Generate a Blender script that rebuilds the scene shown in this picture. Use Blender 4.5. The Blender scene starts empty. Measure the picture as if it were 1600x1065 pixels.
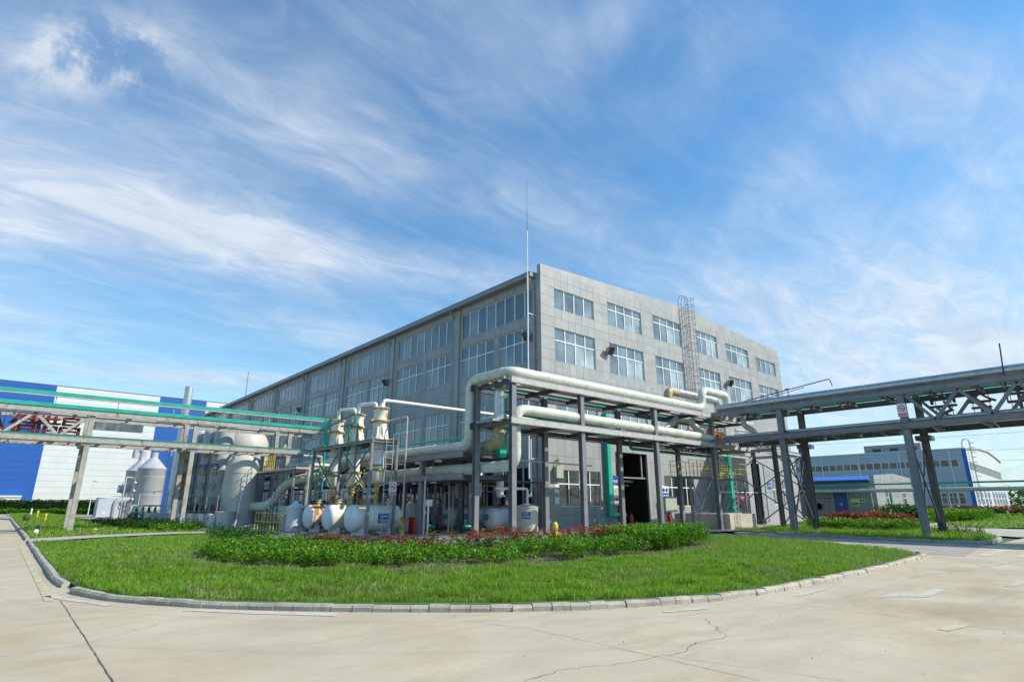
import bpy, bmesh, math, random
import numpy as np
from mathutils import Vector, Matrix, noise
random.seed(7); rng = np.random.default_rng(11)
R = math.radians
# ------------------------------------------------------------------ camera, light, exposure
SC = bpy.context.scene; COL = SC.collection
CAM = Vector((-26.61, -27.38, 1.6)); YAW, PITCH, FPX = R(48.9), R(16.1), 883.0
cam = bpy.data.objects.new('camera', bpy.data.cameras.new('camera')); COL.objects.link(cam)
FW = Vector((math.cos(YAW)*math.cos(PITCH), math.sin(YAW)*math.cos(PITCH), math.sin(PITCH)))
cam.location = CAM; cam.rotation_euler = FW.to_track_quat('-Z', 'Y').to_euler()
cam.data.sensor_width = 36; cam.data.lens = FPX/1600*36; cam.data.clip_start = .05; cam.data.clip_end = 4000
SC.camera = cam
RT = Vector((math.sin(YAW), -math.cos(YAW), 0)); UP = RT.cross(FW)
SUN_AZ = R(-48); SUN_EL = R(40)          # direction towards the sun, measured from +X
S = Vector((math.cos(SUN_AZ)*math.cos(SUN_EL), math.sin(SUN_AZ)*math.cos(SUN_EL), math.sin(SUN_EL)))
sun = bpy.data.objects.new('sun', bpy.data.lights.new('sun', 'SUN')); COL.objects.link(sun)
sun.data.energy = 4.3; sun.data.angle = R(.6); sun.data.color = (1, .92, .79)
sun.rotation_euler = S.to_track_quat('Z', 'Y').to_euler(); sun.location = (0, -60, 60)
SC.view_settings.view_transform = 'Standard'; SC.view_settings.look = 'None'
SC.view_settings.exposure = 0.40; SC.view_settings.gamma = 1

def skydir(u, v): return (RT*((u-800)/FPX) + UP*((532.5-v)/FPX) + FW).normalized()
W = bpy.data.worlds.new('World'); SC.world = W; W.use_nodes = True
nt = W.node_tree; nt.nodes.clear(); N = nt.nodes.new; L = nt.links.new
wout = N('ShaderNodeOutputWorld'); bg = N('ShaderNodeBackground'); bg.inputs[1].default_value = .125
sky = N('ShaderNodeTexSky'); sky.sky_type = 'NISHITA'; sky.sun_disc = False
sky.sun_elevation = SUN_EL; sky.sun_rotation = math.pi/2 - SUN_AZ; sky.air_density = 1.15; sky.dust_density = .5; sky.ozone_density = 2.2
def mth(op, a, b=None, c=None):
    n = N('ShaderNodeMath'); n.operation = op
    for i, x in enumerate((a, b, c)):
        if x is None: continue
        if isinstance(x, (int, float)): n.inputs[i].default_value = x
        else: L(x, n.inputs[i])
    return n.outputs[0]
def vdot(a, vec):
    n = N('ShaderNodeVectorMath'); n.operation = 'DOT_PRODUCT'; L(a, n.inputs[0]); n.inputs[1].default_value = tuple(vec); return n.outputs['Value']
tc = N('ShaderNodeTexCoord'); D = tc.outputs['Generated']
def ramp01(x, lo, hi):
    n = N('ShaderNodeMapRange'); n.interpolation_type = 'SMOOTHSTEP'; L(x, n.inputs['Value'])
    n.inputs['From Min'].default_value = lo; n.inputs['From Max'].default_value = hi; return n.outputs[0]
def wnoise(vec, scale, detail, rough, dist=0., lac=2.):
    n = N('ShaderNodeTexNoise'); L(vec, n.inputs['Vector']); n.inputs['Scale'].default_value = scale
    n.inputs['Detail'].default_value = detail; n.inputs['Roughness'].default_value = rough; n.inputs['Distortion'].default_value = dist; n.inputs['Lacunarity'].default_value = lac
    return n.outputs['Fac']
sep = N('ShaderNodeSeparateXYZ'); L(D, sep.inputs[0])
zz = mth('MAXIMUM', sep.outputs[2], .0)
den = mth('ADD', zz, .16)
cmb = N('ShaderNodeCombineXYZ')
L(mth('DIVIDE', sep.outputs[0], den), cmb.inputs[0]); L(mth('DIVIDE', sep.outputs[1], den), cmb.inputs[1])
mp = N('ShaderNodeMapping'); mp.inputs['Rotation'].default_value = (0, 0, R(20)); mp.inputs['Scale'].default_value = (.75, 1.7, 1); L(cmb.outputs[0], mp.inputs[0])
n_wisp = wnoise(mp.outputs[0], 1.15, 12, .58, .7)
n_fine = wnoise(mp.outputs[0], 4.6, 12, .66, .9)
n_puff = wnoise(D, 9., 9, .6, .5)
n_soft = wnoise(D, 2.6, 5, .5, .6)
tex = mth('ADD', mth('MULTIPLY', n_wisp, .62), mth('MULTIPLY', n_fine, .38))
# cloud masses: centre u, v in the photograph's sky, tilt (deg), half length, half width, strength
BL = [(130,330,16,430,75,1.0),(20,290,10,230,90,.55),(420,375,14,220,40,.62),(700,425,10,190,26,.75),(330,215,12,330,80,.38),(650,95,3,420,130,.36),
      (955,25,-30,75,38,.6),(1000,405,20,190,60,.5),(1190,330,-55,150,40,.3),(1230,270,10,150,70,.3),(1480,490,-4,330,120,.95),(1320,440,-12,260,50,.4),(1520,190,12,190,60,.62),
      (1560,80,0,100,60,.45),(1490,335,-6,220,50,.4),(290,588,3,150,14,.8),(30,505,8,170,70,.65),(520,520,6,160,26,.4),(560,250,20,260,60,.35),(1560,600,0,300,60,.4),(860,300,14,150,50,.33),(1330,120,20,260,60,.22),(10,90,-20,90,40,.4)]
tot = None
def blob(u, v, a, hl, hw, s):
    c = skydir(u, v); w = RT - c*RT.dot(c); w.normalize(); q = c.cross(w)   # q points down-ish/up-ish
    if q.dot(UP) < 0: q = -q
    ca, sa = math.cos(R(-a)), math.sin(R(-a)); e1 = w*ca + q*sa; e2 = q*ca - w*sa
    cd = vdot(D, c); cdm = mth('MAXIMUM', cd, .05)
    f = FPX/ (c.dot(FW))
    x = mth('DIVIDE', vdot(D, e1*(f/hl)), cdm); y = mth('DIVIDE', vdot(D, e2*(f/hw)), cdm)
    r2 = mth('ADD', mth('MULTIPLY', x, x), mth('MULTIPLY', y, y))
    g = mth('POWER', 2.71828, mth('MULTIPLY', r2, -.8))
    return mth('MULTIPLY', mth('MULTIPLY', g, mth('GREATER_THAN', cd, .1)), s)
for b in BL:
    g = blob(*b); tot = g if tot is None else mth('ADD', tot, g)
texc = ramp01(tex, .26, .80)
amt = mth('MULTIPLY', tot, mth('ADD', mth('MULTIPLY', texc, .62), .22))
pf = mth('MULTIPLY', blob(148, 92, -8, 85, 40, 1.5), ramp01(n_puff, .42, .62))
base = mth('MULTIPLY', ramp01(n_soft, .35, .75), .22)
hz = mth('MULTIPLY', mth('POWER', mth('SUBTRACT', 1., mth('MINIMUM', mth('ABSOLUTE', sep.outputs[2]), 1.)), 5.5), .84)
wisp2 = mth('MULTIPLY', ramp01(tex, .48, .78), .15)
cf = mth('MINIMUM', mth('ADD', mth('ADD', mth('ADD', mth('ADD', amt, pf), base), hz), wisp2), .90)
mix = N('ShaderNodeMix'); mix.data_type = 'RGBA'; L(cf, mix.inputs['Factor'])
hs = N('ShaderNodeHueSaturation'); hs.inputs['Saturation'].default_value = 1.25; hs.inputs['Value'].default_value = 1.12; L(sky.outputs[0], hs.inputs['Color'])
tn = N('ShaderNodeMix'); tn.data_type = 'RGBA'; tn.blend_type = 'MULTIPLY'; tn.inputs['Factor'].default_value = 1; L(hs.outputs[0], tn.inputs['A']); tn.inputs['B'].default_value = (.57, .975, 1.03, 1); L(tn.outputs['Result'], mix.inputs['A']); mix.inputs['B'].default_value = (4.9, 5.35, 5.95, 1)
cv = N('ShaderNodeMix'); cv.data_type = 'RGBA'; L(mth('MULTIPLY', ramp01(n_fine, .3, .72), 1.), cv.inputs['Factor']); cv.inputs['A'].default_value = (3.85, 4.4, 5.1, 1); cv.inputs['B'].default_value = (5.0, 5.4, 5.95, 1); L(cv.outputs['Result'], mix.inputs['B'])
L(mix.outputs['Result'], bg.inputs[0]); L(bg.outputs[0], wout.inputs[0])

# ------------------------------------------------------------------ materials
MATS = {}
def mat(name, col, rough=.6, metal=0., var=.12, scale=3., rust=0., rustcol=(.22, .09, .03), bump=0., bscale=30., spec=.5, streak=0., fine=0., dirt=None, island=None, transl=0., wear=None):
    if name in MATS: return MATS[name]
    m = bpy.data.materials.new(name); m.use_nodes = True; t = m.node_tree; P = t.nodes['Principled BSDF']
    n_ = t.nodes.new; l = t.links.new
    P.inputs['Roughness'].default_value = rough; P.inputs['Metallic'].default_value = metal; P.inputs['Specular IOR Level'].default_value = spec
    geo = n_('ShaderNodeNewGeometry'); pos = geo.outputs['Position']
    def noi(sc, det=5, ro=.55, vec=None, dist=0.):
        a = n_('ShaderNodeTexNoise'); a.inputs['Scale'].default_value = sc; a.inputs['Detail'].default_value = det; a.inputs['Roughness'].default_value = ro; a.inputs['Distortion'].default_value = dist
        l(vec or pos, a.inputs['Vector']); return a.outputs['Fac']
    def mr(x, a, b, c, d):
        k = n_('ShaderNodeMapRange'); l(x, k.inputs['Value'])
        for i, v in zip(('From Min','From Max','To Min','To Max'), (a, b, c, d)): k.inputs[i].default_value = v
        return k.outputs[0]
    def mx(fac, A, B, mode='MIX'):
        k = n_('ShaderNodeMix'); k.data_type = 'RGBA'; k.blend_type = mode
        for x, i in ((fac, 'Factor'), (A, 'A'), (B, 'B')):
            if isinstance(x, (int, float)): k.inputs[i].default_value = x
            elif isinstance(x, tuple): k.inputs[i].default_value = (*x, 1)
            else: l(x, k.inputs[i])
        return k.outputs['Result']
    def scl(v): 
        k = n_('ShaderNodeVectorMath'); k.operation = 'MULTIPLY'; k.inputs[1].default_value = v; l(pos, k.inputs[0]); return k.outputs[0]
    c = tuple(col)
    lo = tuple(max(0, x*(1-var*1.6)) for x in col); hi = tuple(min(1, x*(1+var)) for x in col)
    out = mx(mr(noi(scale), .3, .7, 0, 1), lo, hi)
    if fine: out = mx(mr(noi(scale*14, 3, .7), .3, .7, 0, fine), out, tuple(x*.55 for x in col))
    if island:
        r = n_('ShaderNodeValToRGB'); l(geo.outputs['Random Per Island'], r.inputs[0]); el = r.color_ramp.elements
        el[0].position = 0; el[0].color = (*island[0], 1); el[1].position = 1; el[1].color = (*island[-1], 1)
        for i, k in enumerate(island[1:-1]): e = el.new((i+1)/(len(island)-1)); e.color = (*k, 1)
        out = mx(.85, out, r.outputs[0])
        out = mx(mr(noi(scale*.5, 3), .35, .7, 0, .5), out, mx(1., out, (.55, .62, .45), 'MULTIPLY'))
    if streak:
        out = mx(mr(noi(2.2, 6, .7, scl((1.3, 1.3, .12))), .5, .8, 0, streak), out, tuple(x*.5 for x in col))
    if dirt: out = mx(mr(noi(dirt[1], 8, .65, dist=.6), .5, .72, 0, dirt[2]), out, dirt[0])
    if rust:
        f = mr(noi(2.1, 9, .68, scl((1, 1, .55)), .4), .62-.22*rust, .70-.2*rust, 0, 1)
        out = mx(f, out, mx(mr(noi(11), .3, .7, 0, 1), tuple(x*.6 for x in rustcol), tuple(min(1, x*1.5) for x in rustcol)))
        l(mr(f, 0, 1, rough, .9), P.inputs['Roughness'])
    l(out, P.inputs['Base Color'])
    if bump:
        b = n_('ShaderNodeBump'); b.inputs['Strength'].default_value = bump; b.inputs['Distance'].default_value = .02; l(noi(bscale, 6, .65), b.inputs['Height']); l(b.outputs[0], P.inputs['Normal'])
    if transl:
        tr = n_('ShaderNodeBsdfTranslucent'); l(out, tr.inputs[0]); ms = n_('ShaderNodeMixShader'); ms.inputs[0].default_value = transl
        l(P.outputs[0], ms.inputs[1]); l(tr.outputs[0], ms.inputs[2]); l(ms.outputs[0], t.nodes['Material Output'].inputs[0])
    if wear:
        tp = n_('ShaderNodeBsdfTransparent'); ms = n_('ShaderNodeMixShader'); l(mr(noi(wear[0], 10, .72), wear[1]-.06, wear[1]+.10, .12, .95), ms.inputs[0]); l(P.outputs[0], ms.inputs[1]); l(tp.outputs[0], ms.inputs[2]); l(ms.outputs[0], t.nodes['Material Output'].inputs[0])
    MATS[name] = m; return m
M = dict(
 tile=mat('wall_tile', (.35, .352, .35), .55, var=.07, scale=.8, streak=.28, fine=.12, bump=.15, bscale=60),
 joint=mat('tile_joint', (.14, .14, .145), .9),
 frame=mat('window_frame', (.78, .80, .82), .4, var=.04),
 roof=mat('roof_sheet', (.42, .43, .43), .5, var=.06),
 gutter=mat('gutter_metal', (.24, .25, .27), .4, var=.08, streak=.25),
 downp=mat('downpipe', (.30, .30, .30), .5),
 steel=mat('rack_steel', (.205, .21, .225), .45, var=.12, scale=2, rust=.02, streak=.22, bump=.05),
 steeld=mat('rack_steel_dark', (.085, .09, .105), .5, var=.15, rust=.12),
 beamlt=mat('rack_beam_light', (.46, .455, .44), .5, var=.1, rust=.06, streak=.35),
 oldsteel=mat('old_steel', (.36, .355, .33), .6, var=.13, scale=3, rust=.30, rustcol=(.28, .13, .05), streak=.4),
 rusty=mat('rusty_steel', (.42, .35, .27), .8, var=.2, rust=.85, rustcol=(.36, .16, .05)),
 cream=mat('cream_insulation', (.60, .63, .54), .45, var=.06, scale=1.4, streak=.22, dirt=((.38, .35, .26), 2.4, .8), bump=.12, bscale=7),
 silver=mat('silver_cladding', (.55, .56, .56), .38, metal=.75, var=.12, scale=4, dirt=((.33, .28, .2), 2.4, .5), bump=.1, bscale=8),
 silverr=mat('weathered_elbow', (.42, .36, .22), .6, metal=.2, var=.25, scale=5, rust=.35, rustcol=(.25, .16, .06)),
 green=mat('green_tray', (.015, .36, .27), .4, var=.14, scale=1.5, streak=.2),
 greenlt=mat('green_duct', (.02, .42, .30), .35, var=.1),
 greenpipe=mat('green_pipe', (.008, .20, .13), .4, var=.1),
 white=mat('white_paint', (.74, .75, .74), .4, var=.06, dirt=((.5, .47, .36), 1.8, .4)),
 whiter=mat('white_tank_clean', (.70, .72, .74), .4, var=.05, streak=.15),
 tank=mat('stained_tank', (.76, .74, .64), .45, var=.09, scale=2, streak=.4, dirt=((.70, .58, .26), 1.7, 1.3), rust=.14, rustcol=(.34, .16, .05)),
 tankr=mat('rusted_tank', (.66, .62, .5), .5, var=.1, scale=2, dirt=((.62, .45, .15), 2.2, 1.5), rust=.80, rustcol=(.38, .15, .04)),
 flange=mat('rusty_flange', (.55, .40, .12), .6, var=.3, scale=7, rust=.5, rustcol=(.28, .12, .03)),
 tower=mat('tower_coating', (.42, .45, .48), .45, var=.07, scale=1.2, streak=.35, dirt=((.34, .33, .28), 1.5, .4)),
 towerc=mat('tower_cream', (.52, .52, .47), .5, var=.07, scale=1.2, streak=.35, dirt=((.38, .36, .28), 1.2, .5)),
 dark=mat('dark_metal', (.03, .032, .036), .5), black=mat('interior_shade', (.018, .018, .018), .9),
 yellow=mat('yellow_paint', (.65, .46, .02), .45, var=.15, rust=.05), red=mat('red_paint', (.45, .015, .02), .4, var=.1),
 blue=mat('sign_blue', (.012, .075, .34), .4, var=.06), signw=mat('sign_white', (.8, .8, .8), .4, var=.03), signr=mat('sign_red', (.62, .03, .03), .4, var=.05),
 signk=mat('sign_black', (.02, .02, .02), .4), signy=mat('sign_yellow', (.75, .62, .03), .4), signg=mat('sign_lime', (.25, .6, .05), .4),
 bluewall=mat('blue_cladding', (.018, .105, .40), .45, var=.04), whitewall=mat('white_cladding', (.66, .68, .68), .45, var=.04, scale=.4, streak=.12),
 greywall=mat('greyblue_cladding', (.46, .52, .60), .45, var=.04, scale=.3, streak=.12), clad_line=mat('cladding_seam', (.36, .38, .40), .6),
 bluelt=mat('blue_sheet', (.03, .13, .52), .4, var=.06), greytile=mat('dark_grey_tile', (.30, .30, .32), .6, var=.07, fine=.15, streak=.2),
 concrete=mat('concrete_block', (.50, .45, .36), .85, var=.1, scale=1.5, streak=.3, dirt=((.35, .28, .18), 1.3, .6), bump=.3, bscale=18),
 kerb=mat('kerb_stone', (.44, .405, .335), .85, var=.16, scale=3, fine=.35, dirt=((.20, .18, .15), 2.5, .8), bump=.5, bscale=25),
 walk=mat('path_concrete', (.42, .40, .35), .9, var=.1, scale=1.2, fine=.2, dirt=((.26, .24, .2), .8, .5), bump=.25, bscale=20),
 apron=mat('apron_concrete', (.35, .33, .29), .9, var=.14, scale=1, fine=.25, dirt=((.18, .17, .15), .6, .7), bump=.2),
 soil=mat('soil', (.085, .075, .035), .95, var=.35, scale=2.5, fine=.4, dirt=((.05, .09, .015), .9, .9)),
 turf=mat('turf', (.06, .13, .015), .95, var=.35, scale=.7, fine=.4, dirt=((.10, .09, .04), 1.6, .6)),
 paint=mat('road_paint', (.57, .54, .46), .8, var=.06, scale=6, wear=(3.2, .58)),
 painty=mat('yellow_road_paint', (.56, .50, .32), .8, var=.08, scale=6, wear=(3.6, .58)),
 crack=mat('crack_dark', (.10, .09, .075), .95, var=.3, scale=9, dirt=((.28, .26, .22), 6, .7)),
 grass=mat('grass_blade', (.12, .26, .02), .6, var=.3, scale=.5, island=((.10, .26, .008), (.20, .44, .012), (.29, .52, .025), (.42, .54, .11), (.13, .33, .01)), transl=.42, spec=.25),
 drygrass=mat('dry_blade', (.38, .34, .19), .7, var=.2, transl=.2),
 leaf=mat('hedge_leaf', (.08, .2, .012), .55, spec=.3, var=.3, scale=1.5, island=((.03, .11, .006), (.07, .24, .008), (.13, .36, .01), (.30, .50, .02)), transl=.3),
 leafd=mat('dark_leaf', (.02, .07, .01), .55, spec=.3, var=.3, scale=1.5, island=((.012, .05, .006), (.03, .12, .008), (.07, .20, .012)), transl=.25),
 redleaf=mat('red_leaf', (.3, .04, .02), .55, spec=.3, var=.3, scale=2, island=((.24, .025, .015), (.50, .09, .05), (.40, .05, .03), (.14, .12, .02)), transl=.25),
 lime=mat('lime_leaf', (.12, .30, .01), .55, spec=.3, var=.25, scale=1, island=((.06, .2, .006), (.12, .32, .01), (.22, .42, .02)), transl=.3),
 creeper=mat('creeper_leaf', (.02, .09, .02), .45, var=.35, scale=.6, island=((.008, .04, .008), (.02, .09, .016), (.035, .14, .02)), transl=.2),
 treeleaf=mat('tree_leaf', (.08, .14, .03), .5, var=.3, scale=.6, island=((.04, .08, .02), (.09, .15, .035), (.16, .2, .06)), transl=.3),
 bark=mat('bark', (.12, .09, .06), .9, var=.2), wire=mat('wire', (.05, .05, .06), .6), stem=mat('stem', (.10, .07, .04), .8),
 boxgg=mat('grey_green_cabinet', (.40, .44, .36), .5, var=.06, streak=.2), lampm=mat('lamp_housing', (.33, .33, .32), .4), lampg=mat('lamp_glass', (.05, .05, .045), .15),
 cage=mat('ladder_steel', (.13, .135, .145), .5, var=.2, rust=.05),
 blue_seam=mat('blue_seam', (.012, .07, .28), .5),
 maroon=mat('maroon_paint', (.16, .012, .018), .5, var=.15),
 orange=mat('orange_pipe', (.50, .20, .06), .6, var=.2, rust=.2, rustcol=(.3, .1, .03)),
)
def glass(name, col, rough=.06):
    m = bpy.data.materials.new(name); m.use_nodes = True; t = m.node_tree; P = t.nodes['Principled BSDF']; n_ = t.nodes.new; l = t.links.new
    g = n_('ShaderNodeNewGeometry'); a = n_('ShaderNodeTexNoise'); a.inputs['Scale'].default_value = .45; a.inputs['Detail'].default_value = 3; l(g.outputs['Position'], a.inputs['Vector'])
    r = n_('ShaderNodeValToRGB'); l(a.outputs['Fac'], r.inputs[0]); e = r.color_ramp.elements; e[0].position = .35; e[1].position = .65
    e[0].color = (*[x*.5 for x in col], 1); e[1].color = (*[x*1.5 for x in col], 1)
    isl = n_('ShaderNodeMix'); isl.data_type = 'RGBA'; isl.blend_type = 'MULTIPLY'; isl.inputs['Factor'].default_value = .6; l(r.outputs[0], isl.inputs['A'])
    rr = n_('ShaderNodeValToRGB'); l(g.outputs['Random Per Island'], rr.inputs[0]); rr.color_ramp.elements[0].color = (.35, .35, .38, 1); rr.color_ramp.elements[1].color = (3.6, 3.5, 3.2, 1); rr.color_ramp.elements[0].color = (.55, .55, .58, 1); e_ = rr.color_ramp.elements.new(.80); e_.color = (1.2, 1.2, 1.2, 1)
    l(rr.outputs[0], isl.inputs['B']); l(isl.outputs['Result'], P.inputs['Base Color'])
    P.inputs['Roughness'].default_value = rough; P.inputs['IOR'].default_value = 1.9; P.inputs['Specular IOR Level'].default_value = .6
    b = n_('ShaderNodeBump'); b.inputs['Strength'].default_value = .05; b.inputs['Distance'].default_value = .05; c = n_('ShaderNodeTexNoise'); c.inputs['Scale'].default_value = 1.3; l(g.outputs['Position'], c.inputs['Vector']); l(c.outputs['Fac'], b.inputs['Height']); l(b.outputs[0], P.inputs['Normal'])
    MATS[name] = m; return m
M['glassd'] = glass('shaded_glass', (.06, .07, .075), .22); M['glassl'] = glass('sky_glass', (.14, .165, .18)); M['glassk'] = glass('deep_shade_glass', (.012, .014, .016))  # light and shade put into pane colour: sky-lit, shaded facade, darkest ground floor
# road concrete: slabs with large and small stains
def road_mat():
    m = mat('road_concrete', (.50, .43, .315), .85, var=.09, scale=.55, fine=.14, dirt=((.40, .32, .195), .33, 1.), bump=.22, bscale=45)
    t = m.node_tree; P = t.nodes['Principled BSDF']; src = P.inputs['Base Color'].links[0].from_socket; n_ = t.nodes.new; l = t.links.new
    geo = n_('ShaderNodeNewGeometry')
    def noi(sc, vs, det=6, ro=.6):
        v = n_('ShaderNodeVectorMath'); v.operation = 'MULTIPLY'; v.inputs[1].default_value = vs; l(geo.outputs['Position'], v.inputs[0])
        a = n_('ShaderNodeTexNoise'); a.inputs['Scale'].default_value = sc; a.inputs['Detail'].default_value = det; a.inputs['Roughness'].default_value = ro; l(v.outputs[0], a.inputs['Vector'])
        return a.outputs['Fac']
    def lay(src, fac, lo, hi, amt, col):
        k = n_('ShaderNodeMapRange'); l(fac, k.inputs['Value']); k.inputs['From Min'].default_value = lo; k.inputs['From Max'].default_value = hi; k.inputs['To Max'].default_value = amt
        q = n_('ShaderNodeMix'); q.data_type = 'RGBA'; l(k.outputs[0], q.inputs['Factor']); l(src, q.inputs['A']); q.inputs['B'].default_value = (*col, 1); return q.outputs['Result']
    s = lay(src, noi(1.1, (.22, 1, 1)), .52, .8, .5, (.31, .275, .22))
    s = lay(s, noi(1.6, (1, .2, 1)), .55, .8, .35, (.52, .475, .39))
    s = lay(s, noi(38, (1, 1, 1), 3, .8), .66, .74, .5, (.22, .19, .15))
    s = lay(s, noi(5.5, (1, 1, 1), 8, .75), .60, .76, .5, (.27, .235, .17)); s = lay(s, noi(.75, (.5, 1.3, 1), 9, .72), .53, .72, .75, (.33, .265, .16)); s = lay(s, noi(2.4, (.10, 1, 1), 8, .7), .55, .72, .5, (.37, .325, .25)); s = lay(s, noi(16, (1, 1, 1), 6, .8), .60, .72, .45, (.34, .30, .225)); s = lay(s, noi(120, (1, 1, 1), 2, .5), .62, .7, .35, (.24, .21, .16))
    def dist(cx, cy):
        v = n_('ShaderNodeVectorMath'); v.operation = 'DISTANCE'; l(geo.outputs['Position'], v.inputs[0]); v.inputs[1].default_value = (cx, cy, 0); return v.outputs['Value']
    def m2(op, a, b):
        k = n_('ShaderNodeMath'); k.operation = op
        for i, x in enumerate((a, b)):
            if isinstance(x, (int, float)): k.inputs[i].default_value = x
            else: l(x, k.inputs[i])
        return k.outputs[0]
    wob = m2('MULTIPLY', m2('SUBTRACT', noi(1.4, (1, 1, 1), 8, .75), .5), 2.4)
    for cx, cy, r, amt in ((-15.2,-24.8,1.5,.8), (-12.2,-24.5,1.1,.7), (-8.0,-23.2,1.6,.55), (-17.6,-25.2,.8,.35), (-22.9,-21.4,.9,.22), (-5,-22.6,1.2,.4)):     # oil and rust stains left on the slabs
        s = lay(s, m2('SUBTRACT', m2('ADD', 1.0, wob), m2('DIVIDE', dist(cx, cy), r)), .0, 1.1, amt, (.28, .225, .135))
    rd = m2('ADD', dist(-13.0, -9.4), m2('MULTIPLY', noi(.25, (1, 1, 1), 3, .5), .5))
    for r0, w, amt in ((14.0, .12, .22), (15.7, .14, .20), (17.5, .2, .14)):      # tyre tracks round the bend
        s = lay(s, m2('MULTIPLY', m2('SUBTRACT', 1., m2('DIVIDE', m2('ABSOLUTE', m2('SUBTRACT', rd, r0), 0.), w)), noi(2.2, (1, 1, 1), 6, .7)), .05, .6, amt, (.25, .22, .175))
    s = lay(s, m2('ADD', noi(3., (1, 1, 1), 7, .7), m2('MULTIPLY', m2('SUBTRACT', 12.75, dist(-13.0, -9.4)), 1.6)), .45, .9, .45, (.26, .215, .145))   # grit washed against the kerb
    l(s, P.inputs['Base Color']); return m
M['road'] = road_mat()

# ------------------------------------------------------------------ mesh helpers
def root_loc(o):
    while o.parent: o = o.parent
    return o.location
def tag(o, label=None, cat=None, group=None, kind=None):
    if label: o['label'] = label
    if cat: o['category'] = cat
    if group: o['group'] = group
    if kind: o['kind'] = kind
    return o
def thing(name, label, cat, loc=(0, 0, 0), group=None):
    o = bpy.data.objects.new(name, None); COL.objects.link(o); o.location = loc; o.empty_display_size = .3
    return tag(o, label, cat, group)
class MB:
    def __init__(s): s.v = []; s.f = []; s.mi = []; s.sm = []; s.ms = []; s.cur = 0
    def m(s, k):
        if k not in s.ms: s.ms.append(k)
        s.cur = s.ms.index(k); return s
    def add(s, vs, fs, smooth=False):
        b = len(s.v); s.v += [tuple(p) for p in vs]
        for f in fs: s.f.append([b+i for i in f]); s.mi.append(s.cur); s.sm.append(smooth)
        return s
    def box(s, x0, x1, y0, y1, z0, z1):
        if x0 > x1: x0, x1 = x1, x0
        if y0 > y1: y0, y1 = y1, y0
        if z0 > z1: z0, z1 = z1, z0
        return s.add([(x0,y0,z0),(x1,y0,z0),(x1,y1,z0),(x0,y1,z0),(x0,y0,z1),(x1,y0,z1),(x1,y1,z1),(x0,y1,z1)],
                     [(0,3,2,1),(4,5,6,7),(0,1,5,4),(1,2,6,5),(2,3,7,6),(3,0,4,7)])
    def bar(s, p, q, w, h, up=(0, 0, 1)):          # rectangular bar p->q
        p, q = Vector(p), Vector(q); d = (q-p).normalized(); u = Vector(up)
        if abs(d.dot(u)) > .98: u = Vector((1, 0, 0))
        a = d.cross(u).normalized(); b = a.cross(d)
        vs = [c + a*(i*w/2) + b*(j*h/2) for c in (p, q) for i, j in ((-1,-1),(1,-1),(1,1),(-1,1))]
        return s.add(vs, [(0,1,2,3),(7,6,5,4),(0,4,5,1),(1,5,6,2),(2,6,7,3),(3,7,4,0)])
    def ibeam(s, p, q, w=.2, h=.3, t=.02, up=(0, 0, 1)):
        p, q = Vector(p), Vector(q); d = (q-p).normalized(); u = Vector(up)
        if abs(d.dot(u)) > .98: u = Vector((0, 1, 0))
        a = d.cross(u).normalized(); b = a.cross(d)
        s.bar(p+b*(h/2-t/2), q+b*(h/2-t/2), w, t, b); s.bar(p-b*(h/2-t/2), q-b*(h/2-t/2), w, t, b); s.bar(p, q, t*.8, h-2*t, b); return s
    def tube(s, pts, r, fil=0., seg=14, caps=True, ring=0.):
        P = [Vector(p) for p in pts]; path = []
        for i, p in enumerate(P):
            if i in (0, len(P)-1) or fil <= 0: path.append(p); continue
            a = (P[i-1]-p); b = (P[i+1]-p); fl = min(fil, a.length*.49, b.length*.49); a.normalize(); b.normalize()
            n = 7
            for k in range(n+1):
                t = k/n; path.append((p+a*fl)*(1-t)**2 + p*(2*t*(1-t)) + (p+b*fl)*t*t)
        n = len(path); T = [(path[min(i+1, n-1)]-path[max(i-1, 0)]).normalized() for i in range(n)]
        u = T[0].orthogonal().normalized(); vs = []
        for i in range(n):
            u = (u - T[i]*u.dot(T[i])); u.normalize(); w = T[i].cross(u)
            rr = r[i] if isinstance(r, (list, tuple)) else r
            for k in range(seg): a = 2*math.pi*k/seg; vs.append(path[i] + u*(rr*math.cos(a)) + w*(rr*math.sin(a)))
        fs = [(i*seg+k, i*seg+(k+1)%seg, (i+1)*seg+(k+1)%seg, (i+1)*seg+k) for i in range(n-1) for k in range(seg)]
        s.add(vs, fs, True)
        if caps: s.add(vs[:seg], [tuple(range(seg))[::-1]]); s.add(vs[-seg:], [tuple(range(seg))])
        if ring:
            for i in range(len(P)-1):
                d = P[i+1]-P[i]; Ln = d.length; k = ring
                while k < Ln - .4: c = P[i]+d.normalized()*k; s.tube([c, c+d.normalized()*.03], r+.012, seg=seg); k += ring
        return s
    def lathe(s, c, prof, axis='z', seg=28):        # prof: (distance along axis, radius)
        c = Vector(c); A = {'z': (Vector((1,0,0)), Vector((0,1,0)), Vector((0,0,1))), 'x': (Vector((0,1,0)), Vector((0,0,1)), Vector((1,0,0))), 'y': (Vector((0,0,1)), Vector((1,0,0)), Vector((0,1,0)))}[axis]
        vs = []; 
        for h, r in prof:
            for k in range(seg): a = 2*math.pi*k/seg; vs.append(c + A[2]*h + A[0]*(r*math.cos(a)) + A[1]*(r*math.sin(a)))
        n = len(prof)
        s.add(vs, [(i*seg+k, i*seg+(k+1)%seg, (i+1)*seg+(k+1)%seg, (i+1)*seg+k) for i in range(n-1) for k in range(seg)], True)
        s.add(vs[:seg], [tuple(range(seg))[::-1]]); s.add(vs[-seg:], [tuple(range(seg))]); return s
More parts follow.
